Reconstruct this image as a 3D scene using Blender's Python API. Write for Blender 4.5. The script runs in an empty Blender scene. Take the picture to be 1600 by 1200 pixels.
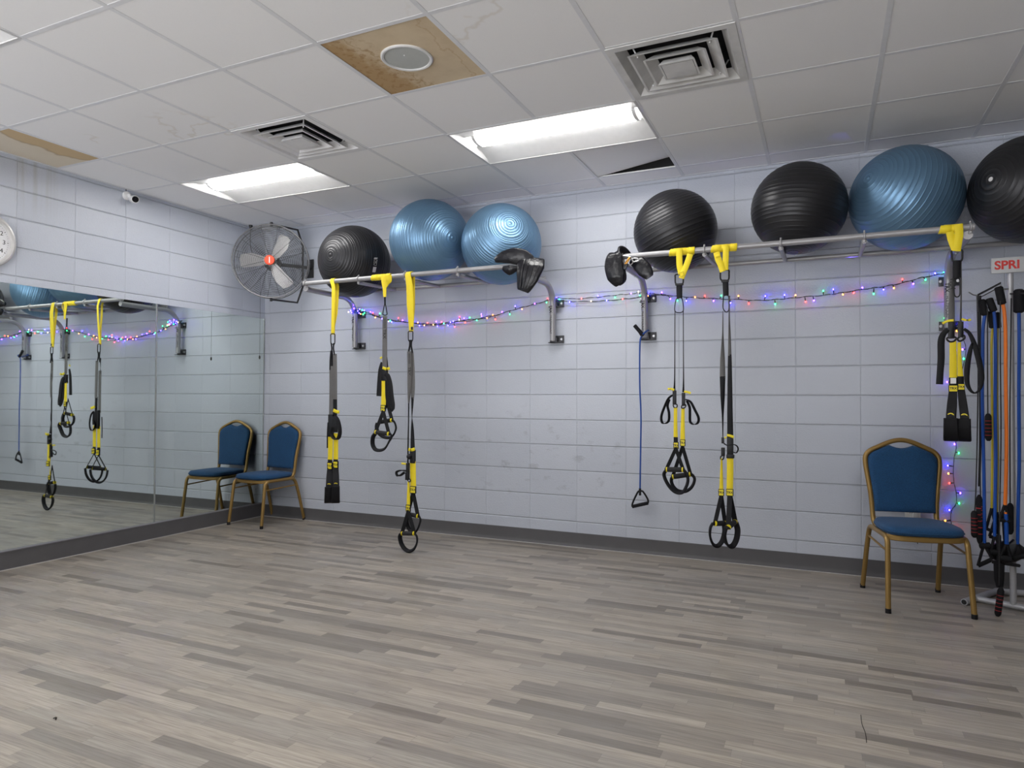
import bpy, bmesh, math, random
import numpy as np
from mathutils import Vector, Matrix
PI = math.pi
random.seed(7)
scn = bpy.context.scene
col = scn.collection

# ------------------------------------------------------------------ camera
YAW, PITCH, ROLL = 0.4306, 0.0180, 0.0033
FPX = 1060.86
CAM = Vector((5.1229, -5.1715, 1.202))
cy_, sy_ = math.cos(YAW), math.sin(YAW)
cp_, sp_ = math.cos(PITCH), math.sin(PITCH)
fwd = Vector((-sy_*cp_, cy_*cp_, sp_))
rt = Vector((cy_, sy_, 0))
up = rt.cross(fwd)
c_, s_ = math.cos(ROLL), math.sin(ROLL)
rt, up = c_*rt + s_*up, -s_*rt + c_*up
cam_data = bpy.data.cameras.new('camera')
cam_data.sensor_width = 36
cam_data.lens = FPX*36/1600
cam_data.clip_start = 0.05
cam = bpy.data.objects.new('camera', cam_data)
col.objects.link(cam)
cam.matrix_world = Matrix(((rt.x, up.x, -fwd.x, CAM.x), (rt.y, up.y, -fwd.y, CAM.y), (rt.z, up.z, -fwd.z, CAM.z), (0, 0, 0, 1)))
scn.camera = cam

# ------------------------------------------------------------------ world, exposure
world = bpy.data.worlds.new('world')
scn.world = world
world.use_nodes = True
wt = world.node_tree                  # added fill through the open side behind the camera: bright lower half lifts the ceiling
wtc = wt.nodes.new('ShaderNodeTexCoord'); wsp = wt.nodes.new('ShaderNodeSeparateXYZ'); wr_ = wt.nodes.new('ShaderNodeMapRange'); wmx = wt.nodes.new('ShaderNodeMix'); wmx.data_type = 'RGBA'
wt.links.new(wtc.outputs['Generated'], wsp.inputs[0]); wt.links.new(wsp.outputs[2], wr_.inputs[0]); wr_.inputs[1].default_value = -.12; wr_.inputs[2].default_value = .04
wt.links.new(wr_.outputs[0], wmx.inputs[0]); wmx.inputs[6].default_value = (2.7, 2.7, 2.75, 1); wmx.inputs[7].default_value = (.10, .11, .13, 1)
wt.links.new(wmx.outputs[2], wt.nodes['Background'].inputs[0])
wt.nodes['Background'].inputs[1].default_value = 1.0
scn.view_settings.view_transform = 'Standard'
scn.view_settings.look = 'None'
scn.view_settings.gamma = 1
scn.view_settings.use_curve_mapping = False
scn.view_settings.exposure = 1.17
LAMP = 14.5          # strength of the lit troffer lenses
scn.cycles.max_bounces = 10
scn.cycles.diffuse_bounces = 8
scn.cycles.glossy_bounces = 4
scn.cycles.sample_clamp_indirect = 6.0
scn.cycles.caustics_reflective = False
scn.cycles.caustics_refractive = False

# ------------------------------------------------------------------ geometry helpers
def ray(u, v):
    return rt*((u-800)/FPX) + up*(-(v-600)/FPX) + fwd
def P(u, v, y):                      # the point of the room at depth plane y seen towards (u, v)
    d = ray(u, v); t = (y-CAM.y)/d.y
    return CAM + d*t
def PF(u, v, z=0.0):
    d = ray(u, v); t = (z-CAM.z)/d.z
    return CAM + d*t
def PX(u, v, x):
    d = ray(u, v); t = (x-CAM.x)/d.x
    return CAM + d*t

WL = {}
def wloc(o):
    return WL.get(o.name, Vector((0, 0, 0))) if o else Vector((0, 0, 0))
def tag(o, label=None, cat=None, group=None, kind=None):
    if label: o['label'] = label
    if cat: o['category'] = cat
    if group: o['group'] = group
    if kind: o['kind'] = kind
    return o
def thing(name, label, cat, loc=(0, 0, 0), group=None):
    o = bpy.data.objects.new(name, None)
    o.empty_display_size = 0.05
    col.objects.link(o)
    o.location = loc
    WL[o.name] = Vector(loc)
    return tag(o, label, cat, group)

class MB:
    def __init__(s): s.v = []; s.f = []
    def add(s, vs, fs):
        n = len(s.v); s.v += [Vector(p) for p in vs]; s.f += [tuple(i+n for i in f) for f in fs]; return s
    def box(s, a, b):
        x0, y0, z0 = a; x1, y1, z1 = b
        return s.add([(x0,y0,z0),(x1,y0,z0),(x1,y1,z0),(x0,y1,z0),(x0,y0,z1),(x1,y0,z1),(x1,y1,z1),(x0,y1,z1)],
                     [(0,3,2,1),(4,5,6,7),(0,1,5,4),(1,2,6,5),(2,3,7,6),(3,0,4,7)])
    def obox(s, c, ax, ay, az):       # centre and three half-axis vectors
        c = Vector(c); ax = Vector(ax); ay = Vector(ay); az = Vector(az)
        vs = [c+sx*ax+sy*ay+sz*az for sz in (-1,1) for sx, sy in ((-1,-1),(1,-1),(1,1),(-1,1))]
        return s.add(vs, [(0,3,2,1),(4,5,6,7),(0,1,5,4),(1,2,6,5),(2,3,7,6),(3,0,4,7)])
    def tube(s, pts, r, seg=10, cap=True, closed=False, sx=1.0):
        pts = [Vector(p) for p in pts]; n = len(pts)
        rs = r if isinstance(r, (list, tuple)) else [r]*n
        T = []
        for i in range(n):
            if closed: t = pts[(i+1) % n]-pts[i-1]
            elif i == 0: t = pts[1]-pts[0]
            elif i == n-1: t = pts[-1]-pts[-2]
            else: t = (pts[i+1]-pts[i]).normalized()+(pts[i]-pts[i-1]).normalized()
            T.append(t.normalized() if t.length > 1e-9 else Vector((0, 0, 1)))
        ref = Vector((0, 0, 1)) if abs(T[0].z) < .9 else Vector((1, 0, 0))
        nrm = (ref - T[0]*ref.dot(T[0])).normalized()
        rings = []
        for i in range(n):
            nrm = (nrm - T[i]*nrm.dot(T[i])).normalized()
            b = T[i].cross(nrm)
            rings.append([pts[i]+rs[i]*(math.cos(2*PI*k/seg)*nrm*sx+math.sin(2*PI*k/seg)*b) for k in range(seg)])
        vs = [p for R in rings for p in R]; fs = []
        m = n if closed else n-1
        for i in range(m):
            j = (i+1) % n
            for k in range(seg):
                l = (k+1) % seg
                fs.append((i*seg+k, i*seg+l, j*seg+l, j*seg+k))
        if cap and not closed:
            fs.append(tuple(range(seg))[::-1]); fs.append(tuple((n-1)*seg+k for k in range(seg)))
        return s.add(vs, fs)
    def ribbon(s, pts, w, wd=(1, 0, 0), th=0.003, closed=False):
        pts = [Vector(p) for p in pts]; n = len(pts)
        ws = list(w) if isinstance(w, (list, tuple)) else [w]*n
        wds = [Vector(x) for x in wd] if not isinstance(wd[0], (int, float)) else [Vector(wd)]*n
        vs = []
        for i in range(n):
            if closed: t = pts[(i+1) % n]-pts[i-1]
            else: t = pts[min(i+1, n-1)]-pts[max(i-1, 0)]
            t.normalize()
            a = wds[i].normalized(); a = (a - t*a.dot(t)); a = a.normalized() if a.length > 1e-4 else Vector((0, 1, 0))
            b = t.cross(a)
            p = pts[i]; h = ws[i]/2; k = th/2; e = min(k, h)*.6
            vs += [p+a*h-b*(k-e), p+a*h+b*(k-e), p+a*(h-e)+b*k, p-a*(h-e)+b*k, p-a*h+b*(k-e), p-a*h-b*(k-e), p-a*(h-e)-b*k, p+a*(h-e)-b*k]
        fs = []; m = n if closed else n-1
        for i in range(m):
            j = (i+1) % n
            for k in range(8):
                l = (k+1) % 8
                fs.append((i*8+k, i*8+l, j*8+l, j*8+k))
        if not closed:
            fs.append(tuple(range(8))[::-1]); fs.append(tuple((n-1)*8+k for k in range(8)))
        return s.add(vs, fs)
    def lathe(s, prof, seg=48, M=None, cap=True):   # prof (r, z) round local z
        vs = []; fs = []
        for r, z in prof:
            for k in range(seg):
                a = 2*PI*k/seg; vs.append(Vector((r*math.cos(a), r*math.sin(a), z)))
        for i in range(len(prof)-1):
            for k in range(seg):
                l = (k+1) % seg
                fs.append((i*seg+k, i*seg+l, (i+1)*seg+l, (i+1)*seg+k))
        if cap:
            fs.append(tuple(range(seg))[::-1]); fs.append(tuple((len(prof)-1)*seg+k for k in range(seg)))
        if M is not None: vs = [M @ p for p in vs]
        return s.add(vs, fs)
    def prism(s, poly, f0, f1):       # poly of 2-D points, f0/f1 map a 2-D point to 3-D
        n = len(poly)
        vs = [f0(p) for p in poly]+[f1(p) for p in poly]
        return s.add(vs, [tuple(range(n))[::-1], tuple(range(n, 2*n))]+[(i, (i+1) % n, n+(i+1) % n, n+i) for i in range(n)])
    def ball(s, c, r, seg=12, rings=8, sc=(1, 1, 1)):
        prof = [(max(1e-5, math.sin(PI*i/rings)), -math.cos(PI*i/rings)) for i in range(rings+1)]
        M = Matrix.Translation(Vector(c)) @ Matrix.Diagonal((r*sc[0], r*sc[1], r*sc[2], 1))
        return s.lathe(prof, seg, M)
    def build(s, name, mat, parent=None, smooth=True, angle=35, local=False, label=None, bevel=0):
        off = Vector((0, 0, 0)) if local else wloc(parent)
        me = bpy.data.meshes.new(name)
        me.from_pydata([tuple(p-off) for p in s.v], [], s.f)
        bm = bmesh.new(); bm.from_mesh(me)
        bmesh.ops.remove_doubles(bm, verts=bm.verts, dist=1e-6)
        if bevel: bmesh.ops.bevel(bm, geom=list(bm.edges), offset=bevel, segments=2, affect='EDGES', profile=.5, clamp_overlap=True)
        bmesh.ops.recalc_face_normals(bm, faces=bm.faces)
        bm.to_mesh(me); bm.free()
        if smooth:
            me.shade_smooth(); me.set_sharp_from_angle(angle=math.radians(angle))
        if isinstance(mat, (list, tuple)):
            for m in mat: me.materials.append(m)
        else: me.materials.append(mat)
        o = bpy.data.objects.new(name, me); col.objects.link(o)
        if parent:
            o.parent = parent; WL[o.name] = wloc(parent)
        if label: o['label'] = label
        return o
def struct(name, mb, mat, **k):
    o = mb.build(name, mat, None, **k); o['kind'] = 'structure'; return o

def smooth_path(pts, n=6, closed=False):
    pts = [Vector(p) for p in pts]; N = len(pts); out = []
    m = N if closed else N-1
    for i in range(m):
        if closed: p0, p1, p2, p3 = pts[i-1], pts[i], pts[(i+1) % N], pts[(i+2) % N]
        else: p0, p1, p2, p3 = pts[max(i-1, 0)], pts[i], pts[i+1], pts[min(i+2, N-1)]
        for k in range(n):
            t = k/n
            out.append(.5*((2*p1)+(p2-p0)*t+(2*p0-5*p1+4*p2-p3)*t*t+(3*p1-p0-3*p2+p3)*t*t*t))
    if not closed: out.append(pts[-1])
    return out
def lerp_list(vals, n):               # widths resampled the way smooth_path resamples
    out = []
    for a, b in zip(vals[:-1], vals[1:]):
        out += [a+(b-a)*k/n for k in range(n)]
    return out+[vals[-1]]

def text_mesh(name, txt, size, mat, parent, M, ext=.0006, align='CENTER', bold=0.0, sx=1.0, narrow=1.0):
    cu = bpy.data.curves.new('lettering', 'FONT')
    cu.body = txt; cu.size = size; cu.extrude = ext; cu.align_x = align; cu.align_y = 'CENTER'; cu.offset = bold
    cu.space_character = sx
    tmp = bpy.data.objects.new('lettering', cu); col.objects.link(tmp)
    dg = bpy.context.evaluated_depsgraph_get(); dg.update()
    me = bpy.data.meshes.new_from_object(tmp.evaluated_get(dg))
    bpy.data.objects.remove(tmp); bpy.data.curves.remove(cu)
    off = wloc(parent)
    for v in me.vertices:
        p = Vector((v.co.x*narrow, v.co.y, v.co.z)); v.co = (M @ p) - off
    me.materials.clear(); me.materials.append(mat)
    me.name = name
    o = bpy.data.objects.new(name, me); col.objects.link(o); o.parent = parent
    WL[o.name] = wloc(parent)
    return o
def frame_mat(c, x, y, z=None):
    x = Vector(x).normalized(); y = Vector(y); y = (y-x*y.dot(x)).normalized(); z = x.cross(y)
    return Matrix(((x.x, y.x, z.x, c[0]), (x.y, y.y, z.y, c[1]), (x.z, y.z, z.z, c[2]), (0, 0, 0, 1)))

# ------------------------------------------------------------------ materials
class N:
    def __init__(s, name):
        s.m = bpy.data.materials.new(name); s.m.use_nodes = True
        s.t = s.m.node_tree; s.b = s.t.nodes['Principled BSDF']
    def n(s, ty, **k):
        nd = s.t.nodes.new(ty)
        for a, v in k.items(): setattr(nd, a, v)
        return nd
    def put(s, sock, v):
        if isinstance(v, bpy.types.NodeSocket): s.t.links.new(v, sock)
        elif v is not None: sock.default_value = v
    def math(s, op, a, b=None, c=None, clamp=False):
        nd = s.n('ShaderNodeMath', operation=op, use_clamp=clamp)
        s.put(nd.inputs[0], a)
        if b is not None: s.put(nd.inputs[1], b)
        if c is not None: s.put(nd.inputs[2], c)
        return nd.outputs[0]
    def smooth(s, v, a, b, lo=0.0, hi=1.0):
        nd = s.n('ShaderNodeMapRange', interpolation_type='SMOOTHSTEP')
        s.put(nd.inputs[0], v); nd.inputs[1].default_value = a; nd.inputs[2].default_value = b
        nd.inputs[3].default_value = lo; nd.inputs[4].default_value = hi
        return nd.outputs[0]
    def mix(s, f, a, b):
        nd = s.n('ShaderNodeMix', data_type='RGBA')
        s.put(nd.inputs[0], f); s.put(nd.inputs[6], a); s.put(nd.inputs[7], b)
        return nd.outputs[2]
    def pos(s):
        g = s.n('ShaderNodeNewGeometry'); x = s.n('ShaderNodeSeparateXYZ'); s.t.links.new(g.outputs['Position'], x.inputs[0])
        return g.outputs['Position'], x.outputs[0], x.outputs[1], x.outputs[2]
    def comb(s, x, y, z):
        nd = s.n('ShaderNodeCombineXYZ')
        for i, v in enumerate((x, y, z)): s.put(nd.inputs[i], v)
        return nd.outputs[0]
    def noise(s, vec, scale, detail=3, rough=.5):
        nd = s.n('ShaderNodeTexNoise'); s.put(nd.inputs['Vector'], vec)
        nd.inputs['Scale'].default_value = scale; nd.inputs['Detail'].default_value = detail; nd.inputs['Roughness'].default_value = rough
        return nd.outputs[0]
    def bump(s, h, strength=.5, dist=.001, prev=None):
        nd = s.n('ShaderNodeBump'); nd.inputs['Strength'].default_value = strength; nd.inputs['Distance'].default_value = dist
        s.put(nd.inputs['Height'], h)
        if prev is not None: s.put(nd.inputs['Normal'], prev)
        return nd.outputs[0]
    def set(s, **k):
        for a, v in k.items(): s.put(s.b.inputs[a.replace('_', ' ')], v)
        return s
def rgb(r, g, b): return (r, g, b, 1)
def simple(name, c, rough=.5, metal=0.0, bump=None, var=.06, scale=30, coat=0.0, spec=.5, sheen=0.0):
    m = N(name)
    tc = m.n('ShaderNodeTexCoord').outputs['Object']
    nz = m.noise(tc, scale, 4)
    m.set(Base_Color=m.mix(nz, rgb(*[x*(1-var) for x in c]), rgb(*[min(1, x*(1+var)) for x in c])), Roughness=rough, Metallic=metal)
    m.b.inputs['Specular IOR Level'].default_value = spec
    if coat: m.b.inputs['Coat Weight'].default_value = coat
    if sheen: m.b.inputs['Sheen Weight'].default_value = sheen
    if bump:
        sc, st, di = bump
        m.set(Normal=m.bump(m.noise(tc, sc, 3), st, di))
    return m.m

M = {}
XJ, YJ, BW, BH, ZJ = 2.0998, -2.3221, .4064, .2032, -.005
def wall_mat(name, horiz, stain=False):
    m = N(name); pos, x, y, z = m.pos()
    t = x if horiz == 'x' else y
    off = XJ if horiz == 'x' else YJ
    dt = m.math('PINGPONG', m.math('SUBTRACT', t, off-40*BW), BW/2)
    dz = m.math('PINGPONG', m.math('SUBTRACT', z, ZJ-10*BH), BH/2)
    wob = m.math('MULTIPLY', m.math('SUBTRACT', m.noise(pos, 18, 2), .5), .003)
    gt = m.smooth(m.math('ADD', dt, wob), .0005, .0050)
    gz = m.smooth(m.math('ADD', dz, wob), .0005, .0070)
    gt2 = m.math('ADD', m.math('MULTIPLY', gt, .4), .6)
    h = m.math('MINIMUM', gt2, gz)
    # each block sits a touch differently
    ci = m.math('FLOOR', m.math('DIVIDE', m.math('SUBTRACT', t, off-40*BW), BW))
    cj = m.math('FLOOR', m.math('DIVIDE', m.math('SUBTRACT', z, ZJ-10*BH), BH))
    wn = m.n('ShaderNodeTexWhiteNoise', noise_dimensions='2D'); m.put(wn.inputs['Vector'], m.comb(ci, cj, 0))
    b1 = m.bump(h, 1.0, .0048)
    peel = m.math('ADD', m.noise(pos, 95, 4, .6), m.math('MULTIPLY', m.noise(pos, 12, 3), .8))
    b2 = m.bump(peel, .8, .0028, b1)
    base = m.mix(wn.outputs[0], rgb(.520, .555, .632), rgb(.555, .588, .663))
    base = m.mix(m.smooth(m.noise(pos, 1.6, 3), .35, .75, 0, .25), base, rgb(.50, .535, .612))
    base = m.mix(m.math('MULTIPLY', m.math('SUBTRACT', 1.0, h), .12), base, rgb(.16, .165, .185))
    if horiz == 'x':     # scuffs about knee to waist height
        sc = m.smooth(m.noise(m.comb(m.math('MULTIPLY', x, 1.0), 3.3, m.math('MULTIPLY', z, 1.6)), 7.5, 4, .66), .57, .70)
        band = m.math('MULTIPLY', m.smooth(z, .25, .55), m.smooth(z, 1.25, .95))
        sx_ = m.math('MULTIPLY', m.smooth(x, 1.8, 2.4), m.smooth(x, 4.3, 3.4))
        f = m.math('MULTIPLY', m.math('MULTIPLY', sc, band), m.math('MULTIPLY', sx_, .30))
        base = m.mix(f, base, rgb(.2, .2, .23))
        chips = m.smooth(m.noise(m.comb(x, 7.1, z), 60, 2), .70, .74)
        cb = m.math('MULTIPLY', m.math('MULTIPLY', chips, m.math('MULTIPLY', m.smooth(z, .85, .93), m.smooth(z, 1.1, 1.02))), m.math('MULTIPLY', sx_, .8))
        base = m.mix(cb, base, rgb(.75, .75, .75))
    if stain:            # drips under the leaking ceiling tile
        dr = m.smooth(m.noise(m.comb(0, m.math('MULTIPLY', y, 22), m.math('MULTIPLY', z, .8)), 1.0, 3), .42, .75)
        rg = m.math('MULTIPLY', m.math('MULTIPLY', m.smooth(y, -2.36, -2.28), m.smooth(y, -1.98, -2.14)), m.smooth(z, 2.35, 2.85))
        base = m.mix(m.math('MULTIPLY', m.math('MULTIPLY', dr, rg), .65), base, rgb(.34, .33, .27))
    m.set(Base_Color=base, Roughness=m.smooth(m.noise(pos, 3, 2), .3, .7, .28, .40), Normal=b2)
    m.b.inputs['Specular IOR Level'].default_value = .55
    return m.m
M['wall_x'] = wall_mat('painted_block_back', 'x')
M['wall_y'] = wall_mat('painted_block_side', 'y', True)

def floor_mat():
    m = N('vinyl_strip_floor'); pos, x, y, z = m.pos()
    W = .0535
    yr = m.math('DIVIDE', m.math('ADD', y, 20.0+.012), W)
    row = m.math('FLOOR', yr)
    wr = m.n('ShaderNodeTexWhiteNoise', noise_dimensions='1D'); m.put(wr.inputs['W'], row)
    xp = m.math('ADD', m.math('DIVIDE', x, .46), m.math('MULTIPLY', wr.outputs[0], 17.3))
    p = m.math('FLOOR', xp); fr = m.math('FRACT', xp)
    wj = m.n('ShaderNodeTexWhiteNoise', noise_dimensions='2D'); m.put(wj.inputs['Vector'], m.comb(p, row, 0))
    j = m.math('MULTIPLY', wj.outputs[0], .62)
    pid = m.math('ADD', p, m.math('GREATER_THAN', fr, j))
    wi = m.n('ShaderNodeTexWhiteNoise', noise_dimensions='2D'); m.put(wi.inputs['Vector'], m.comb(m.math('ADD', pid, 31.7), row, 0))
    r = m.n('ShaderNodeValToRGB'); m.put(r.inputs[0], wi.outputs[0])
    e = r.color_ramp.elements
    e[0].position = 0; e[0].color = rgb(.225, .198, .168)
    e[1].position = 1; e[1].color = rgb(.505, .452, .382)
    for q, c in ((.10, (.275, .250, .222)), (.26, (.375, .332, .282)), (.5, (.405, .372, .326)), (.78, (.455, .402, .336))):
        k = e.new(q); k.color = rgb(*c)
    for k in e: k.color = rgb(*[q*.87 for q in k.color[:3]])
    gx = m.math('ADD', m.math('MULTIPLY', x, 3.2), m.math('MULTIPLY', wi.outputs[0], 50))
    gv = m.comb(gx, m.math('MULTIPLY', y, 85), m.math('MULTIPLY', wi.outputs[0], 9))
    g1 = m.noise(gv, 1.0, 6, .62)
    g2 = m.noise(m.comb(m.math('MULTIPLY', gx, 2), m.math('MULTIPLY', y, 230), 0), 1.0, 2)
    grain = m.smooth(g1, .35, .72)
    c = m.mix(m.math('MULTIPLY', grain, .42), r.outputs[0], rgb(.125, .108, .090))
    c = m.mix(m.math('MULTIPLY', m.smooth(g2, .45, .7), .38), c, rgb(.11, .095, .08))
    # thin joint lines
    ds = m.math('PINGPONG', yr, .5)
    ln = m.smooth(ds, .0, .022, 1, 0)
    de = m.math('ABSOLUTE', m.math('SUBTRACT', fr, j))
    le = m.smooth(de, .0, .0028, 1, 0)
    jl = m.math('MAXIMUM', ln, le)
    c = m.mix(m.math('MULTIPLY', jl, .38), c, rgb(.07, .06, .055))
    big = m.noise(pos, 1.3, 3)
    c = m.mix(m.smooth(big, .45, .8, 0, .22), c, rgb(.235, .228, .212))
    m.set(Base_Color=c, Roughness=m.smooth(m.noise(pos, 2.2, 4), .3, .7, .30, .44), Normal=m.bump(m.math('SUBTRACT', g1, m.math('MULTIPLY', jl, .6)), .12, .0008))
    m.b.inputs['Specular IOR Level'].default_value = .45
    return m.m
M['floor'] = floor_mat()

def tile_mat(name, stain=0):
    m = N(name); pos, x, y, z = m.pos()
    nz = m.noise(pos, 160, 3)
    pits = m.smooth(m.noise(pos, 320, 2), .60, .72)
    base = m.mix(m.math('MULTIPLY', pits, .12), rgb(.90, .90, .90), rgb(.55, .55, .54))
    if stain == 0:
        # faint dried tide marks on the tiles round the leaks
        w = m.noise(m.comb(x, y, 0), 2.4, 4, .5)
        ring = m.smooth(m.math('ABSOLUTE', m.math('SUBTRACT', w, .52)), 0, .022, 1, 0)
        def zone(cx, cy, r):
            d = m.math('SQRT', m.math('ADD', m.math('POWER', m.math('SUBTRACT', x, cx), 2), m.math('POWER', m.math('SUBTRACT', y, cy), 2)))
            return m.smooth(d, r, r*.5)
        zs = m.math('MAXIMUM', zone(3.72, -2.55, .34), m.math('MAXIMUM', zone(1.55, -2.15, .36), zone(.85, -2.3, .12)))
        base = m.mix(m.math('MULTIPLY', m.math('MULTIPLY', ring, zs), .30), base, rgb(.62, .55, .43))
    if stain == 1:
        # heavy brown stain, darkest along the x- edge
        w = m.noise(m.comb(x, y, 0), 5.5, 5, .6)
        base = m.mix(m.smooth(w, .3, .7), rgb(.68, .56, .385), rgb(.60, .48, .32))
        dx = m.math('SUBTRACT', x, 2.96)
        dyy = m.math('MULTIPLY', m.math('ADD', y, 2.66), -.20)
        e1 = m.math('ADD', m.math('ADD', dx, dyy), m.math('MULTIPLY', m.math('SUBTRACT', m.noise(m.comb(x, y, 0), 15, 5, .65), .5), .22))
        dark = m.smooth(e1, .14, .02)
        base = m.mix(m.math('MULTIPLY', dark, .85), base, rgb(.43, .27, .115))
        line = m.smooth(m.math('ABSOLUTE', m.math('SUBTRACT', e1, .13)), 0, .016, 1, 0)
        base = m.mix(m.math('MULTIPLY', line, .55), base, rgb(.36, .22, .09))
        blot = m.math('MULTIPLY', m.smooth(m.noise(m.comb(x, y, 5), 26, 4, .6), .52, .62), m.smooth(e1, .24, .06))
        base = m.mix(m.math('MULTIPLY', blot, .6), base, rgb(.34, .19, .07))
        e2 = m.math('ADD', m.math('SUBTRACT', 3.53, x), m.math('MULTIPLY', m.math('SUBTRACT', m.noise(m.comb(x, y, 3), 9, 5, .6), .5), .16))
        l2 = m.smooth(m.math('ABSOLUTE', m.math('SUBTRACT', e2, .05)), 0, .010, 1, 0)
        base = m.mix(m.math('MULTIPLY', l2, .45), base, rgb(.45, .30, .15))
    if stain == 2:
        w = m.math('MULTIPLY', m.math('SUBTRACT', m.noise(m.comb(x, y, 0), 3.5, 3), .5), .25)
        yy = m.math('ADD', y, 2.36)
        curve = m.math('ADD', m.math('MULTIPLY', m.math('MULTIPLY', yy, yy), 1.1), .30)
        q = m.math('SUBTRACT', m.math('ADD', x, w), curve)
        f = m.smooth(q, -.005, .012)
        base = m.mix(m.noise(m.comb(x, y, 0), 4, 3), rgb(.74, .67, .55), rgb(.68, .60, .47))
        base = m.mix(f, base, rgb(.60, .45, .26))
        base = m.mix(m.math('MULTIPLY', m.smooth(m.math('ABSOLUTE', q), 0, .02, 1, 0), .5), base, rgb(.33, .21, .09))
    m.set(Base_Color=base, Roughness=.95, Normal=m.bump(m.math('SUBTRACT', nz, pits), .25, .001))
    return m.m
M['tile'] = tile_mat('ceiling_tile')
M['tile_stain'] = tile_mat('ceiling_tile_brown', 1)
M['tile_stain2'] = tile_mat('ceiling_tile_tan', 2)
M['grid'] = simple('grid_paint', (.76, .77, .79), .5)
M['troffer'] = simple('troffer_white', (.60, .60, .60), .45)
M['base'] = simple('rubber_base', (.105, .102, .106), .5, scale=8, var=.12, spec=.35)
M['lip'] = simple('cove_lip', (.50, .49, .48), .4)
M['plenum'] = simple('plenum_dark', (.03, .03, .032), .9)  # near-black puts the shade above the ceiling into the colour
M['ledge'] = simple('grey_ledge', (.20, .195, .215), .4)
M['rack'] = simple('rack_grey_paint', (.36, .355, .365), .36, .35, bump=(220, .08, .0005))
M['bracket'] = simple('dark_bracket', (.05, .05, .055), .4, .5)
M['bolt'] = simple('zinc_bolt', (.6, .6, .62), .3, .9)
M['steel'] = simple('bare_steel', (.55, .55, .56), .3, .9)
M['yellow'] = simple('yellow_webbing', (.86, .67, .010), .62, bump=(900, .35, .0006), var=.05, sheen=.1)
M['black'] = simple('black_webbing', (.007, .007, .009), .6, spec=.25, bump=(800, .4, .0008), var=.3)
M['grey'] = simple('grey_webbing', (.115, .112, .112), .65, bump=(800, .4, .0008), var=.15)
M['rubber'] = simple('grip_rubber', (.022, .022, .024), .7, spec=.3, bump=(500, .5, .001))
M['plastic'] = simple('black_plastic', (.007, .007, .009), .35, spec=.35)
M['vinyl'] = simple('black_vinyl', (.006, .006, .009), .28, spec=.45, bump=(26, .55, .008))
M['yplastic'] = simple('yellow_plastic', (.85, .70, .02), .4)
M['ink'] = simple('black_ink', (.01, .01, .01), .6)
M['gold'] = simple('gold_frame_paint', (.30, .185, .055), .36, .45, bump=(400, .06, .0004))
M['white'] = simple('white_plastic', (.78, .78, .78), .4)
M['dial'] = simple('clock_dial', (.82, .82, .84), .5)
M['rim'] = simple('clock_rim', (.62, .61, .60), .35, .3)
M['glassy'] = simple('dark_lens', (.01, .01, .012), .08)
M['fanblack'] = simple('fan_wire_black', (.028, .028, .030), .4, .2)
M['fanrim'] = simple('fan_rim_grey', (.16, .16, .165), .35, .5)
M['blade'] = simple('fan_blade_aluminium', (.58, .58, .59), .38, .55)
M['orange_red'] = simple('hub_badge', (.75, .07, .02), .4)
M['vent'] = simple('vent_white', (.80, .80, .81), .45)
M['ventdirty'] = simple('vent_dusty', (.66, .66, .65), .6, scale=9, var=.3)
M['speaker'] = simple('speaker_mesh', (.50, .52, .50), .7, bump=(1500, .6, .001))
M['standgrey'] = simple('stand_silver', (.50, .50, .52), .38, .35)
M['signgrey'] = simple('sign_board', (.52, .53, .54), .5)
M['red'] = simple('sign_red', (.62, .035, .03), .5)
M['blue_tube'] = simple('blue_latex', (.004, .062, .33), .35)
M['yellow_tube'] = simple('yellow_latex', (.50, .40, .03), .4)
M['orange_tube'] = simple('orange_latex', (.85, .20, .02), .35)
M['greentube'] = simple('olive_latex', (.30, .26, .05), .4)
M['foam'] = simple('black_foam', (.009, .009, .011), .8, spec=.25, bump=(600, .4, .001))
M['rope'] = simple('black_rope', (.012, .012, .013), .5)
M['handle_red'] = simple('handle_red', (.40, .02, .025), .5)
M['wire'] = simple('light_wire', (.008, .016, .012), .5)
M['outlet'] = simple('outlet_plastic', (.72, .72, .71), .4)
M['chipdark'] = simple('dark_chip', (.02, .015, .012), .8)

def fabric(name, c):
    m = N(name); tc = m.n('ShaderNodeTexCoord').outputs['Object']
    v = m.n('ShaderNodeTexVoronoi'); m.put(v.inputs['Vector'], tc); v.inputs['Scale'].default_value = 260
    n2 = m.noise(tc, 900, 2)
    base = m.mix(m.smooth(v.outputs['Distance'], .1, .7), rgb(*[x*1.35 for x in c]), rgb(*[x*.75 for x in c]))
    base = m.mix(m.smooth(m.noise(tc, 7, 3), .4, .8, 0, .25), base, rgb(*[x*1.3+.004 for x in c]))
    m.set(Base_Color=base, Roughness=.85, Normal=m.bump(m.math('ADD', n2, v.outputs['Distance']), .35, .0012))
    m.b.inputs['Sheen Weight'].default_value = .08
    return m.m
M['blue_fabric'] = fabric('blue_upholstery', (.0045, .056, .152))
def emit(name, c, s):
    m = N(name)
    m.set(Base_Color=rgb(.8, .8, .8), Roughness=.4, Emission_Color=rgb(*c), Emission_Strength=s)
    return m.m
M['lens'] = emit('lit_lens', (1.0, .985, .96), LAMP)
LEDC = {'r': (1, .010, .006), 'g': (.004, 1, .15), 'b': (.020, .012, 1), 'p': (.13, .018, 1), 'o': (1, .24, .015), 'w': (1, .62, .40)}
LEDS = {'r': 12, 'g': 8.5, 'b': 34, 'p': 22, 'o': 6, 'w': 3}
for k in LEDC: M['led_'+k] = emit('led_'+k, LEDC[k], LEDS[k])
def mirror_mat():
    m = N('mirror_silver'); m.set(Base_Color=rgb(.84, .915, .88), Metallic=1.0, Roughness=.015); return m.m
M['mirror'] = mirror_mat()
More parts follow.
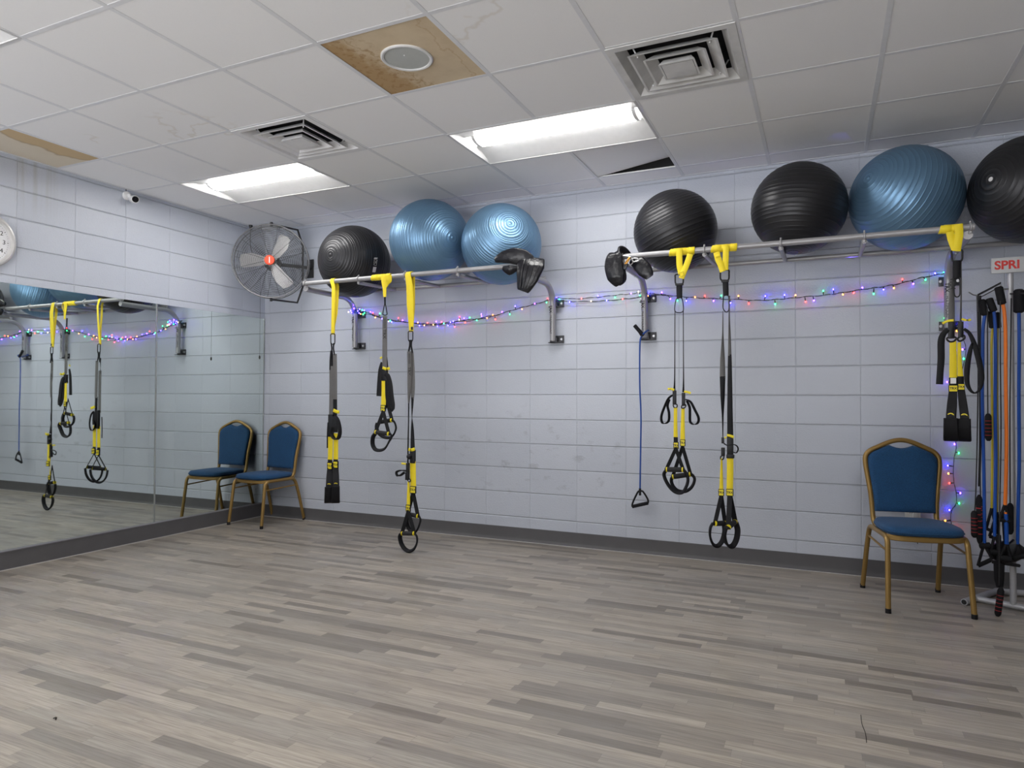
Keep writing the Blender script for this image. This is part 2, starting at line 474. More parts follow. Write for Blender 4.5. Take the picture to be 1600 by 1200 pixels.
M['mirror_edge'] = simple('mirror_edge', (.45, .48, .47), .25, .6)
def ball_mat(name, c, metal, rough):
    m = N(name); tc = m.n('ShaderNodeTexCoord').outputs['Object']
    m.set(Base_Color=m.mix(m.noise(tc, 5, 3), rgb(*[x*.92 for x in c]), rgb(*[x*1.06 for x in c])), Metallic=metal, Roughness=rough, Normal=m.bump(m.noise(tc, 240, 2), .06, .0006))
    return m.m
M['ball_black'] = ball_mat('ball_black_rubber', (.024, .024, .027), .35, .38)
M['ball_blue'] = ball_mat('ball_blue_pearl', (.155, .285, .435), .62, .37)

# ------------------------------------------------------------------ room shell
ZC = 2.865
X1, Y0 = 7.9, -7.6
struct('floor', MB().box((-.2, Y0-.2, -.1), (X1+.2, .2, 0)), M['floor'], smooth=False)
struct('wall_back', MB().box((-.2, 0, 0), (X1+.2, .2, 3.3)), M['wall_x'], smooth=False)
struct('wall_left', MB().box((-.2, Y0-.2, 0), (0, 0, 3.3)), M['wall_y'], smooth=False)
struct('wall_right', MB().box((X1, Y0-.2, 0), (X1+.2, 0, 3.3)), simple('charcoal_wall', (.07, .07, .08), .7), smooth=False)  # unseen side wall, coloured dark to cut bounce light on the right
struct('wall_front', MB().box((5.4, Y0-.2, 0), (X1+.2, Y0, 3.3)), M['wall_x'], smooth=False)  # unseen wall piece added to block fill light on the right

GX = [.510+.6096*k for k in range(0, 13)]
GY = [-.229-.6096*k for k in range(0, 13)]
GX = [0.0]+[g for g in GX if g < X1-.05]+[X1]
GY = [0.0]+[g for g in GY if g > Y0+.05]+[Y0]
lights = [(.510, -.8386), (2.948, -.8386), (.510, -3.277), (2.948, -3.277), (5.387, -3.277), (.510, -5.715), (2.948, -5.715), (5.387, -5.715)]
vents = [(1.729, -1.448), (4.168, -1.448)]
def near(a, b): return abs(a-b) < .02
def skip(x0, yt):
    for lx, ly in lights:
        if near(yt, ly) and (near(x0, lx) or near(x0, lx+.6096)): return True
    for vx, vy in vents:
        if near(yt, vy) and near(x0, vx): return True
    if near(x0, 2.948) and near(yt, -2.0578): return True
    if near(x0, 0) and near(yt, -2.0578): return True
    if near(x0, 3.558) and near(yt, -.229): return True
    return False
cb = MB()
for i in range(len(GX)-1):
    for j in range(len(GY)-1):
        x0, x1, yt, yb = GX[i], GX[i+1], GY[j], GY[j+1]
        if skip(x0, yt): continue
        cb.box((x0+.004, yb+.004, ZC+.0018), (x1-.004, yt-.004, ZC+.016))
struct('ceiling', cb, M['tile'], smooth=False)
struct('ceiling', MB().box((0, Y0, 3.15), (X1, 0, 3.3)).box((0, -.006, ZC+.02), (X1, 0, 3.15)), M['plenum'], smooth=False)  # dark deck and added wall liner make the tile gap read as shade
tg = MB()
for x in GX[1:-1]:
    segs = []; cur = 0.0
    cuts = [(ly, ly-.6096) for lx, ly in lights if near(x, lx+.6096)]
    for a, b in sorted(cuts, reverse=True):
        segs.append((cur, a)); cur = b
    segs.append((cur, Y0))
    for a, b in segs: tg.box((x-.012, b, ZC), (x+.012, a, ZC+.0017))
    tg.box((x-.001, Y0, ZC+.03), (x+.001, 0, ZC+.04)) if False else None
for y in GY[1:-1]: tg.box((0, y-.012, ZC+.0004), (X1, y+.012, ZC+.0016))
struct('trim_1', tg, M['grid'], smooth=False)
wa = MB()
wa.box((0, Y0, ZC-.001), (.022, 0, ZC+.003)); wa.box((0, -.022, ZC-.001), (X1, 0, ZC+.003))
wa.box((X1-.022, Y0, ZC-.001), (X1, 0, ZC+.003)); wa.box((0, Y0, ZC-.001), (X1, Y0+.022, ZC+.003))
struct('trim_2', wa, M['grid'], smooth=False)

# base boards
def cove(a, b, inward, h=.112):      # rubber cove base with a toe
    a = Vector(a); b = Vector(b); n = Vector(inward)
    prof = [(0, 0), (.022, 0), (.020, .006), (.010, .016), (.0065, .03), (.0055, h-.003), (.003, h), (0, h)]
    mb = MB()
    vs = [a+n*d+Vector((0, 0, z)) for d, z in prof]+[b+n*d+Vector((0, 0, z)) for d, z in prof]
    k = len(prof)
    mb.add(vs, [tuple(range(k))[::-1], tuple(range(k, 2*k))]+[(i, (i+1) % k, k+(i+1) % k, k+i) for i in range(k)])
    return mb
struct('baseboard_back', cove((0, 0, 0), (X1, 0, 0), (0, -1, 0)), M['base'])
lb = MB().box((0.0, Y0, 0.004), (.028, -.006, .124))
struct('baseboard_left', lb, M['base'], smooth=False)
struct('baseboard_right', cove((X1, 0, 0), (X1, Y0, 0), (-1, 0, 0)), M['base'])
struct('trim_3', MB().box((0, Y0, .1245), (.032, -.006, .131)), M['ledge'], smooth=False)     # ledge under the mirrors
sh = MB().box((.028, Y0, 0), (.033, -.02, .004)); sh.box((.02, -.027, 0), (X1, -.022, .004))
struct('trim_4', sh, M['lip'], smooth=False)

# ------------------------------------------------------------------ ceiling things
def troffer(x0, yt, label):
    x1, yb = x0+1.2192, yt-.6096
    t = thing('ceiling_light', label, 'ceiling light', (x0+.6096, yt-.3048, ZC), 'recessed troffer lights')
    e = .012
    xa, xb, ya, yc = x0+e, x1-e, yb+e, yt-e
    ym = (ya+yc)/2
    f = MB()
    def lip(a, b): f.box(a, b)
    lip((x0, yb, ZC-.002), (x1, ya, ZC+.004)); lip((x0, yc, ZC-.002), (x1, yt, ZC+.004))
    lip((x0, ya, ZC-.002), (xa, yc, ZC+.004)); lip((xb, ya, ZC-.002), (x1, yc, ZC+.004))
    f.build('frame', M['troffer'], t, smooth=False)
    r = MB(); h = .055; lw = .082
    # two sloping side reflectors and two sloping end panels
    for s, ye in ((1, yc), (-1, ya)):
        pr = [(ye, ZC), (ye-s*.06, ZC+.022), (ye-s*.13, ZC+.044), (ym+s*lw, ZC+h)]
        for (p, q) in zip(pr[:-1], pr[1:]):
            r.add([(xa, p[0], p[1]), (xb, p[0], p[1]), (xb, q[0], q[1]), (xa, q[0], q[1])], [(0, 1, 2, 3)])
    r.build('reflector', M['troffer'], t)
    en = MB()
    for xe in (xa, xb):
        en.add([(xe, ya, ZC), (xe, yc, ZC), (xe, yc, ZC+.1), (xe, ya, ZC+.1)], [(0, 1, 2, 3)])
    en.add([(xa, ya, ZC+.11), (xb, ya, ZC+.11), (xb, yc, ZC+.11), (xa, yc, ZC+.11)], [(0, 1, 2, 3)])
    en.build('end_panel', M['troffer'], t, smooth=False)
    L = MB(); k = 10
    arc = [(ym+lw*math.cos(PI*i/k), ZC+h-.030*math.sin(PI*i/k)) for i in range(k+1)]
    le = .07
    vs = [(xa+le, y, z) for y, z in arc]+[(xb-le, y, z) for y, z in arc]
    L.add(vs, [(i, i+1, k+2+i, k+1+i) for i in range(k)])
    L.build('lens', M['lens'], t)
    for xe, s in ((xa+le, -1), (xb-le, 1)):
        c = MB(); n = len(arc)
        big = [(ym+(y-ym)*1.04, ZC+h+(z-ZC-h)*1.04) for y, z in arc]
        c.add([(xe, y, z) for y, z in big]+[(xe+s*.022, y, z) for y, z in big],
              [tuple(range(n)), tuple(range(n, 2*n))[::-1]]+[(i, i+1, n+i+1, n+i) for i in range(n-1)]+[(n-1, 0, n, 2*n-1)])
        c.build('lens_cap', M['grid'], t, smooth=False)
TL = ['lit troffer nearest the fan corner, between the air vent and the left wall', 'lit troffer in the middle of the ceiling, beside the dirty air vent',
      'lit troffer over the mirrors, only its corner showing at the left', 'lit troffer in the second row behind the speaker tile, out of the photo', 'lit troffer in the second row on the right, out of the photo',
      'lit troffer in the third row at the left, out of the photo',
      'lit troffer in the third row in the middle, out of the photo', 'lit troffer in the third row on the right, out of the photo']
for (lx, ly), lab in zip(lights, TL): troffer(lx, ly, lab)

def vent(x0, yt, label, mat):
    s = .6096; cx, cyv = x0+s/2, yt-s/2
    t = thing('air_vent', label, 'air vent', (cx, cyv, ZC), 'square ceiling air vents')
    def ringf(mb, a, za, b, zb):      # square frustum ring between half size a at za and b at zb
        vs = [(cx+sx*a, cyv+sy*a, za) for sx, sy in ((-1,-1),(1,-1),(1,1),(-1,1))]+[(cx+sx*b, cyv+sy*b, zb) for sx, sy in ((-1,-1),(1,-1),(1,1),(-1,1))]
        mb.add(vs, [(i, (i+1) % 4, 4+(i+1) % 4, 4+i) for i in range(4)])
    f = MB(); ringf(f, .300, ZC-.003, .262, ZC-.003); ringf(f, .262, ZC-.003, .225, ZC+.045); ringf(f, .300, ZC-.003, .300, ZC+.01)
    f.build('frame', mat, t, smooth=False)
    for k, (a, b, z) in enumerate(((.212, .150, -.010), (.150, .095, -.016), (.088, .0, -.022))):
        c = MB()
        ringf(c, a, ZC+z, a-.010, ZC+z)
        if b > 0: ringf(c, a-.010, ZC+z, b, ZC+z+.036); ringf(c, a, ZC+z, b+.01, ZC+z+.040)
        else:
            c.add([(cx+sx*(a-.012), cyv+sy*(a-.012), ZC+z) for sx, sy in ((-1,-1),(1,-1),(1,1),(-1,1))], [(0, 1, 2, 3)])
            ringf(c, a, ZC+z, a-.02, ZC+z+.03)
        c.build('louver', mat, t, smooth=False)
    b = MB(); b.add([(cx+sx*.3, cyv+sy*.3, ZC+.17) for sx, sy in ((-1,-1),(1,-1),(1,1),(-1,1))], [(0, 1, 2, 3)]); ringf(b, .3, ZC+.17, .3, ZC+.01)
    b.build('duct_box', M['plenum'], t, smooth=False)
    for sx, sy in ((-1, 1), (1, 1), (1, -1), (-1, -1)):
        MB().tube([(cx+sx*.17, cyv+sy*.17, ZC-.005), (cx+sx*.21, cyv+sy*.21, ZC+.08)], .004, 6).build('louver_bracket', M['vent'], t)
vent(*vents[0], 'clean white square ceiling air vent left of the stained speaker tile', M['vent'])
vent(*vents[1], 'dusty square ceiling air vent right of the middle light', M['ventdirty'])

st = MB().box((2.952, -2.6634, ZC+.004), (3.554, -2.0618, ZC+.018)).build('ceiling_tile', M['tile_stain'], None, smooth=False)
tag(st, 'brown water-stained ceiling tile that holds the round speaker', 'ceiling tile')
st2 = MB().box((.004, -2.6634, ZC+.004), (.506, -2.0618, ZC+.018)).build('ceiling_tile', M['tile_stain2'], None, smooth=False)
tag(st2, 'tan water-stained ceiling tile against the left wall above the clock', 'ceiling tile')
xa, xb, yb, yt = 3.564, 4.162, -.833, -.235
dl = .012; dr = .085
tt = MB().add([(xa, yb, ZC+.005), (xb, yb, ZC+dr), (xb, yt-.012, ZC+dr), (xa, yt, ZC+.005), (xa, yb, ZC+.019), (xb, yb, ZC+dr+.014), (xb, yt-.012, ZC+dr+.014), (xa, yt, ZC+.019)],
    [(0,3,2,1),(4,5,6,7),(0,1,5,4),(1,2,6,5),(2,3,7,6),(3,0,4,7)])
tag(tt.build('ceiling_tile', M['tile'], None, smooth=False), 'white ceiling tile pushed up at one edge, dark gap by the back wall', 'ceiling tile')
sp = thing('ceiling_speaker', 'round ceiling speaker with white rim in the brown stained tile', 'speaker', (3.262, -2.375, ZC))
MT = Matrix.Translation((3.262, -2.375, ZC+.004))
MB().lathe([(.128, 0), (.128, -.006), (.122, -.009), (.112, -.007), (.111, 0)], 48, MT, cap=False).build('rim', M['white'], sp)
MB().lathe([(.0001, -.0055), (.06, -.0052), (.111, -.003)], 48, MT, cap=False).build('grille', M['speaker'], sp)
MB().ball((3.27, -2.41, ZC-.002), .004, 8, 6).build('emblem', M['white'], sp)

# ------------------------------------------------------------------ mirrors
def mirror(ya, yb, label):
    t = thing('wall_mirror', label, 'mirror', (0, (ya+yb)/2, .135), 'wall mirror panels')
    MB().box((.001, yb+.0015, .131), (.006, ya-.0015, 1.972)).build('mirror_glass', M['mirror'], t, smooth=False)
    MB().box((.001, yb-.0015, .131), (.009, yb+.0045, 1.972)).build('edge_strip', M['mirror_edge'], t, smooth=False)
    MB().box((.001, ya-.0045, .131), (.009, ya+.0015, 1.972)).build('edge_strip', M['mirror_edge'], t, smooth=False)
mirror(-.012, -1.222, 'wall mirror panel next to the room corner, reflecting the blue chair')
mirror(-1.226, -2.470, 'wall mirror panel further left, reflecting the hanging straps')

# ------------------------------------------------------------------ wall clock
CC = Vector((0, -2.527, 2.245)); CR = .190
ck = thing('wall_clock', 'round white-faced wall clock with silver rim above the mirror', 'clock', (0, CC.y, CC.z))
MX = Matrix(((0, 0, 1, 0), (1, 0, 0, CC.y), (0, 1, 0, CC.z), (0, 0, 0, 1)))     # local x -> world y, local y -> z, local z -> x
MB().lathe([(CR-.01, .001), (CR, .006), (CR, .020), (CR-.008, .034), (CR-.020, .038), (CR-.030, .034), (CR-.034, .020), (CR-.034, .012)], 72, MX, cap=False).build('rim', M['rim'], ck)
MB().lathe([(CR-.033, .012), (.0001, .012)], 72, MX, cap=False).build('dial', M['dial'], ck)
for k in range(12):
    a = math.radians(30*(k+1)); r = .118
    Mt = MX @ Matrix.Translation((r*math.sin(a), r*math.cos(a), .0128))
    text_mesh('numeral', str(k+1), .042, M['ink'], ck, Mt, .0003)
tk = MB()
for k in range(60):
    a = math.radians(6*k); r0 = .141 if k % 5 else .138
    d = Vector((math.sin(a), math.cos(a), 0)); e = Vector((math.cos(a), -math.sin(a), 0))
    w = .0008 if k % 5 else .002
    tk.add([MX @ (d*r0+e*w+Vector((0, 0, .0131))), MX @ (d*.1465+e*w+Vector((0, 0, .0131))), MX @ (d*.1465-e*w+Vector((0, 0, .0131))), MX @ (d*r0-e*w+Vector((0, 0, .0131)))], [(0, 1, 2, 3)])
tk.build('minute_marks', M['ink'], ck, smooth=False)
for ang, ln, w in ((305, .085, .004), (60*0+12, .12, .003)):
    a = math.radians(ang); d = Vector((math.sin(a), math.cos(a), 0)); e = Vector((math.cos(a), -math.sin(a), 0))
    hb = MB()
    z0, z1 = .014, .016
    hb.prism([(-.02, -w), (ln, -w*.5), (ln, w*.5), (-.02, w)], lambda p: MX @ (d*p[0]+e*p[1]+Vector((0, 0, z0))), lambda p: MX @ (d*p[0]+e*p[1]+Vector((0, 0, z1))))
    hb.build('hand', M['ink'], ck, smooth=False)

# ------------------------------------------------------------------ security camera
sc = thing('security_camera', 'small white bullet security camera under the ceiling on the left wall', 'camera', (0, -1.52, 2.79))
b0 = PX(197, 306, .0); b0 = Vector((0, b0.y, b0.z))
MS = frame_mat(b0, (0, 1, 0), (0, 0, 1))
MB().lathe([(.034, 0), (.036, .006), (.034, .016), (.022, .024), (.001, .026)], 28, MS).build('mount', M['white'], sc)
j = b0+Vector((.034, .004, -.004))
MB().tube([b0+Vector((.02, 0, 0)), j], .012, 12).ball(j, .017, 14, 10).build('joint', M['white'], sc)
lens = PX(211.5, 311.5, .105)
d = (lens-j).normalized()
# the body points out into the room, a little towards the viewer
dd = Vector((.90, -.38, -.22)).normalized()
c0 = lens-dd*.10
MB().tube([j, c0+dd*.02], .010, 10).build('arm', M['white'], sc)
MB().tube([c0, c0+dd*.006, c0+dd*.012, lens-dd*.006, lens], [.020, .026, .030, .030, .0285], 28).build('body', M['white'], sc)
MB().tube([lens-dd*.001, lens+dd*.0008], .0245, 28).build('lens', M['glassy'], sc)
MB().tube([Vector((.004, b0.y-.004, b0.z+.03)), Vector((.004, b0.y-.004, ZC))], .003, 6).build('cable', M['rope'], sc)

# ------------------------------------------------------------------ wall fan
FC = Vector((.489, -.42, 2.436)); FR = .335
fn = thing('wall_fan', 'large black wire-caged wall fan with silver blades and red hub', 'fan', (FC.x, FC.y, FC.z))
fz = Vector((.58, -.81, -.03)).normalized()
fx = Vector((0, 0, 1)).cross(fz).normalized(); fy = fz.cross(fx)      # fx points to the viewer's right
def FP(x, y, z): return FC+fx*x+fy*y+fz*z
def circ(r, z, n=56): return [FP(r*math.cos(2*PI*k/n), r*math.sin(2*PI*k/n), z) for k in range(n)]
def zc(r, s):                        # dish of the cage, front s=1, back s=-1
    q = r/FR
    return (.055+.045*(1-q**3)) * s if q < 1 else 0
gd = MB()
NR = 32
for s in (1, -1):
    for i in range(NR):
        r = .060+(FR-.012-.060)*i/(NR-1)
        if s == -1 and i % 2: continue
        gd.tube(circ(r, zc(r, s)), .0017, 4, closed=True)
for s in (1, -1):
    for k in range(12):
        a = PI/12+2*PI*k/12+(0 if s > 0 else .13)
        pts = [FP(r*math.cos(a), r*math.sin(a), zc(r, s)) for r in (.045, .12, .2, .27, .31, FR-.004)]
        gd.tube(pts, .0019, 5)
gd.build('wire_cage', M['fanblack'], fn)
rim = MB()
rim.tube(circ(FR, .05, 72), .0055, 8, closed=True); rim.tube(circ(FR, -.05, 72), .0045, 8, closed=True)
for k in range(16):
    a = 2*PI*k/16; rim.tube([FP(FR*math.cos(a), FR*math.sin(a), .05), FP(FR*math.cos(a), FR*math.sin(a), -.05)], .0018, 5)
rim.build('cage_rim', M['fanrim'], fn)
def blade(ang):
    a = math.radians(ang); ux = Vector((math.cos(a), math.sin(a))); uy = Vector((-math.sin(a), math.cos(a)))
    out = [(.035, -.032), (.09, -.055), (.17, -.075), (.262, -.056), (.275, -.02), (.270, .045), (.245, .055), (.12, .038), (.035, .025)]
    mb = MB()
    def mp(p, o):
        q = ux*p[0]+uy*p[1]; tw = -.35*p[1]
        return FP(q.x, q.y, tw+o)
    mb.prism(out, lambda p: mp(p, -.0012), lambda p: mp(p, .0012))
    return mb.build('blade', M['blade'], fn, smooth=False)
for a in (63, 181, 306): blade(a)
MB().tube([FP(0, 0, .02), FP(0, 0, .03), FP(0, 0, -.02)], [.03, .045, .045], 24).build('blade_hub', M['blade'], fn)
MB().tube([FP(0, 0, -.02), FP(0, 0, -.03), FP(0, 0, -.14), FP(0, 0, -.15)], [.05, .072, .072, .05], 24).build('motor', M['fanblack'], fn)
hb = MB().tube([FP(0, 0, .098), FP(0, 0, .108), FP(0, 0, .111)], [.045, .044, .040], 32).build('hub_badge', M['orange_red'], fn, label='orange-red round badge')
MB().obox(FP(0, 0, .1115), fx*.004, fy*.028, fz*.0006).build('badge_mark', M['white'], hb, smooth=False)
yk = MB()
WPT = Vector((.585, -.05, FC.z))      # post of the wall bracket
yt_ = FP(0, FR+.012, 0); yb_ = FP(0, -FR-.012, 0)
for s, p in ((1, yt_), (-1, yb_)):
    k1 = p+(WPT-FC)*.72; k1.z = p.z
    k2 = WPT+Vector((0, -.06, s*(FR-.14)))
    yk.tube([p, k1, k2, WPT+Vector((0, -.06, 0))], .010, 8)
    yk.tube([p+Vector((0, 0, -s*.02)), p+Vector((0, 0, s*.018))], .012, 10)
yk.build('yoke', M['fanblack'], fn)
MB().tube([WPT+Vector((0, -.06, 0)), Vector((WPT.x, -.004, WPT.z))], .016, 10).tube([FP(0, 0, -.14), WPT+Vector((0, -.05, 0))], .016, 10).build('mounting_arm', M['fanblack'], fn)
MB().box((WPT.x-.04, -.008, WPT.z-.09), (WPT.x+.04, 0, WPT.z+.09)).build('wall_plate', M['fanblack'], fn, bevel=.002)
pc0 = Vector((.32, -.383, 1.575))
pcm = MB().tube([Vector((.32, -.383, FC.z-.12)), Vector((.32, -.383, 1.99)), pc0], .0012, 5); pcm.tube([FP(0, 0, -.1), Vector((.32, -.383, FC.z-.12))], .0012, 5)
pco = pcm.build('pull_cord', M['rope'], fn)
MB().tube([pc0, pc0-Vector((0, 0, .008)), pc0-Vector((0, 0, .022)), pc0-Vector((0, 0, .034))], [.003, .007, .008, .004], 10).build('pull_knob', M['rope'], pco)
pw = MB().tube(smooth_path([Vector((.045, -.24, ZC-.02)), Vector((.05, -.25, 2.70)), Vector((.10, -.28, 2.60)), Vector((.22, -.33, 2.50)), FP(0, 0, -.13)], 6), .0035, 7)
pwo = pw.build('power_cord', M['rope'], fn)
MB().tube([Vector((.045, -.24, ZC-.002)), Vector((.045, -.24, ZC-.02)), Vector((.045, -.24, ZC-.05))], [.018, .017, .007], 10).build('plug', M['rope'], pwo)

# ------------------------------------------------------------------ suspension racks
BY, BZ, BR = -.725, 2.143, .0185      # front bar
RY, RZ = -.20, 2.137
PY = -.062
def rack(xl, xr, posts, clamps, label, rear_to, arms):
    t = thing('wall_rack', label, 'wall rack', ((xl+xr)/2, 0, 2.0), 'wall-mounted suspension racks')
    fb = MB().tube([(xl, BY, BZ), (xr, BY, BZ)], BR, 20).build('front_bar', M['rack'], t)
    for xe, s in ((xl, -1), (xr, 1)):
        MB().tube([(xe, BY, BZ), (xe+s*.012, BY, BZ)], BR+.004, 20).build('end_cap', M['rack'], fb)
    MB().tube([(xl+.02, RY, RZ), (rear_to, RY, RZ)], .016, 16).build('rear_bar', M['rack'], t)
    for x in arms:
        MB().tube([(x, BY, BZ-.030), (x, RY, RZ-.004)], .014, 12).build('cross_arm', M['rack'], t)
    for x in clamps:
        c = MB(); n = 24
        c.tube([(x, BY+(BR+.003)*math.cos(2*PI*k/n), BZ+(BR+.003)*math.sin(2*PI*k/n)) for k in range(n)], .006, 6, closed=True, sx=1.0)
        c.tube([(x, BY, BZ+BR+.004), (x, BY, BZ+BR+.016)], .006, 8)
        c.tube([(x, BY, BZ-BR), (x, BY, BZ-.036)], .011, 10)
        c.build('clamp', M['rack'], t)
    for x in posts:
        pts = [(x, PY, 1.650), (x, PY, 1.90)]
        for k in range(9):
            a = PI/2*k/8; pts.append((x, PY-.17*(1-math.cos(a)), 1.925+.17*math.sin(a)))
        pts += [(x, BY+.03, 2.098), (x, BY-.002, 2.100)]
        po = MB().tube(pts, .024, 18).build('post', M['rack'], t)
        rb = MB().tube([(x, -.36, 2.097), (x, -.36, 2.065)], .008, 10).build('hook_bolt', M['bolt'], po)
        for zz in (1.665, 1.955):
            pl = MB().box((x-.045, -.014, zz-.030), (x+.075, 0, zz+.030))
            pl.box((x-.045, -.050, zz-.030), (x+.075, -.012, zz-.024))
            pl.box((x-.03, -.050, zz-.030), (x+.032, -.010, zz+.012))
            plo = pl.build('wall_bracket', M['bracket'], t, bevel=.0015)
            b = MB()
            for bx in (x-.036, x+.060):
                b.tube([(bx, -.014, zz), (bx, -.024, zz)], .010, 6); b.tube([(bx, -.024, zz), (bx, -.030, zz)], .006, 8)
            b.build('bolt', M['bolt'], plo)
        # lettering printed down the post, read from the top
        y = PY-.0242
        Mt = Matrix(((0, 1, 0, x-.010), (0, 0, -1, y+.002), (-1, 0, 0, 1.905), (0, 0, 0, 1)))
        text_mesh('lettering', 'TRX', .033, M['ink'], po, Mt, .0025, align='CENTER', bold=.0006)
        Mt = Matrix(((0, 1, 0, x-.010), (0, 0, -1, y+.002), (-1, 0, 0, 1.785), (0, 0, 0, 1)))
        text_mesh('lettering', '| MULTIMOUNT', .023, M['rim'] if False else M['bracket'], po, Mt, .0025, align='CENTER')
    return t
rack(1.165, 3.150, (1.172, 3.137), (1.170, 1.715, 2.163, 2.628, 3.135), 'grey tubular wall rack on the left carrying one black and two blue balls', 3.13, (1.715, 2.163, 2.628))
rack(3.895, 5.868, (3.886, 5.850), (3.90, 4.432, 4.888, 5.342, 5.862), 'grey tubular wall rack on the right carrying the larger row of balls', 6.50, (4.432, 4.888, 5.342))

# ------------------------------------------------------------------ exercise balls
def ball(c, R, pole_px, mat, label, step=.115, seed=1, valve=True):
    c = Vector(c); t = thing('exercise_ball', label, 'exercise ball', tuple(c), 'exercise balls on the racks')
    if pole_px is not None:
        d = ray(*pole_px).normalized(); oc = CAM-c; b = oc.dot(d); disc = b*b-(oc.dot(oc)-R*R)
        ax = (CAM+d*(-b-math.sqrt(max(0, disc)))-c).normalized()
    else: ax = Vector((0, 0, 1))
    if isinstance(step, tuple): ax = Vector(step[1]).normalized(); step = step[0]
    rnd = random.Random(seed)
    ref = Vector((0, 0, 1)) if abs(ax.z) < .9 else Vector((1, 0, 0))
    ex = ref.cross(ax).normalized(); ey = ax.cross(ex)
    Mr = Matrix(((ex.x, ey.x, ax.x, c.x), (ex.y, ey.y, ax.y, c.y), (ex.z, ey.z, ax.z, c.z), (0, 0, 0, 1)))
    ridges = []; th = .10
    while th < PI-.08:
        ridges.append(th); th += step*.72*rnd.uniform(.7, 1.3)
    w = .0048
    ths = set(PI*i/64 for i in range(65))
    for r in ridges: ths |= {r-2*w, r-w, r, r+w, r+2*w}
    ths = sorted(x for x in ths if 0 < x < PI)
    prof = [(.0004, R)]
    for x in ths:
        k = 0
        for r in ridges:
            q = abs(x-r)/(2*w)
            if q < 1: k = max(k, math.cos(q*PI/2)**2)
        rr = R*(1+.0040*k)
        prof.append((max(.0004, rr*math.sin(x)), rr*math.cos(x)))
    prof.append((.0004, -R))
    MB().lathe(prof, 80, Mr).build('shell', mat, t, angle=80)
    if valve:
        MB().lathe([(.001, R+.004), (.008, R+.004), (.0125, R+.0015), (.0135, R-.002)], 16, Mr).build('valve_plug', mat if valve != 2 else M['white'], t)
    return t, Mr
b1, _ = ball((1.459, -.45, 2.354), .304, (516, 398), M['ball_black'], 'small black ball at the left end of the left rack, beside the fan', .095, 1)
ball((2.213, -.45, 2.468), .325, (707, 372), M['ball_blue'], 'larger darker blue ball in the middle of the left rack', .085, 2)
ball((2.859, -.45, 2.376), .309, (797, 349), M['ball_blue'], 'pale shiny blue ball at the right end of the left rack by the black sling', .085, 3)
ball((4.192, -.45, 2.347), .282, None, M['ball_black'], 'black ball at the left end of the right rack, behind the yellow straps', (.13, (-.36, -.15, .92)), 4)
ball((4.980, -.45, 2.416), .290, None, M['ball_black'], 'black ball in the middle of the right rack, left of the big blue ball', (.14, (.10, .12, .98)), 5)
ball((5.587, -.345, 2.436), .317, (1356, 278), M['ball_blue'], 'big dark blue ball squeezed between two black balls on the right rack', .125, 6)
ball((6.204, -.42, 2.396), .304, (1548, 280), M['ball_black'], 'black ball cut off at the right edge above the sign', .15, 7, 2)
# white printed label on the first ball
lc = Vector((1.459, -.45, 2.354)); R1 = .304
def on_ball(u, v):
    d = ray(u, v).normalized(); oc = CAM-lc; b = oc.dot(d); q = b*b-(oc.dot(oc)-(R1+.0025)**2)
    return CAM+d*(-b-math.sqrt(max(0, q)))
for (v0, v1, m_, un) in ((402.5, 404.5, 'white', 0), (417, 425.5, 'rim', -2.2)):
    q = MB(); vs = [on_ball(585.5+un, v0), on_ball(590.5+un, v0+.3), on_ball(588.8+un, v1), on_ball(584+un, v1-.3)]
    q.add(vs, [(0, 1, 2, 3)]); q.build('printed_label', M[m_], b1, smooth=False)
q = MB()
for k, (a, b) in enumerate((((585, 405.5), (589.5, 406)), ((584.2, 414), (588, 415)), ((585, 405.5), (584.2, 414)), ((589.5, 406), (588, 415)), ((586, 408), (588.2, 411.5)), ((588.5, 407.5), (585.5, 412)))):
    q.tube([on_ball(*a), on_ball(*b)], .0012, 4)
q.build('printed_mark', M['rim'], b1)

# ------------------------------------------------------------------ suspension trainers
X = Vector((1, 0, 0)); Y = Vector((0, 1, 0)); Z = Vector((0, 0, 1))
def PP(lst, y0): return [P(a[0], a[1], y0+(a[2] if len(a) > 2 else 0)) for a in lst]
def pxm(u, v, y):                     # metres per pixel there
    return (P(u+1, v, y)-P(u, v, y)).length
def strap(name, mat, parent, y0, pts, px_w, th=.003, n=5, tw=None, closed=False, label=None):
    pp = PP(pts, y0); s = pxm(pts[0][0], pts[0][1], y0)
    sp_ = smooth_path(pp, n, closed)
    if isinstance(px_w, (list, tuple)): ws = [w*s for w in lerp_list(list(px_w), n)]
    else: ws = px_w*s
    if tw is None: wd = (1, 0, 0)
    elif isinstance(tw, (list, tuple)) and len(tw) == len(pts):
        an = lerp_list(list(tw), n); wd = [(math.cos(math.radians(a)), math.sin(math.radians(a)), 0) for a in an]
    else: wd = (math.cos(math.radians(tw)), math.sin(math.radians(tw)), 0)
    return MB().ribbon(sp_, ws, wd, th, closed).build(name, mat, parent, angle=50, label=label)
def ln(name, mat, parent, y0, pts, r, n=4, closed=False, seg=8):
    return MB().tube(smooth_path(PP(pts, y0), n, closed), r, seg, closed=closed).build(name, mat, parent)
def patch(parent, y0, u, v, w, h, tilt=0):
    s = pxm(u, v, y0); c = P(u, v, y0)
    ax = Vector((math.cos(tilt), 0, math.sin(tilt))); az = Vector((-math.sin(tilt), 0, math.cos(tilt)))
    b = MB().obox(c, ax*w*s/2, Y*.005, az*h*s/2).build('label_patch', M['black'], parent, bevel=.001)
    MB().obox(c-Y*.0055, ax*(w/2-.9)*s, Y*.0008, az*(h/2-.9)*s).build('patch_face', M['yplastic'], b, smooth=False)
    text_mesh('lettering', 'TRX', h*s*.46, M['ink'], b, frame_mat(c-Y*.0068, ax, az), .0003, bold=.0005)
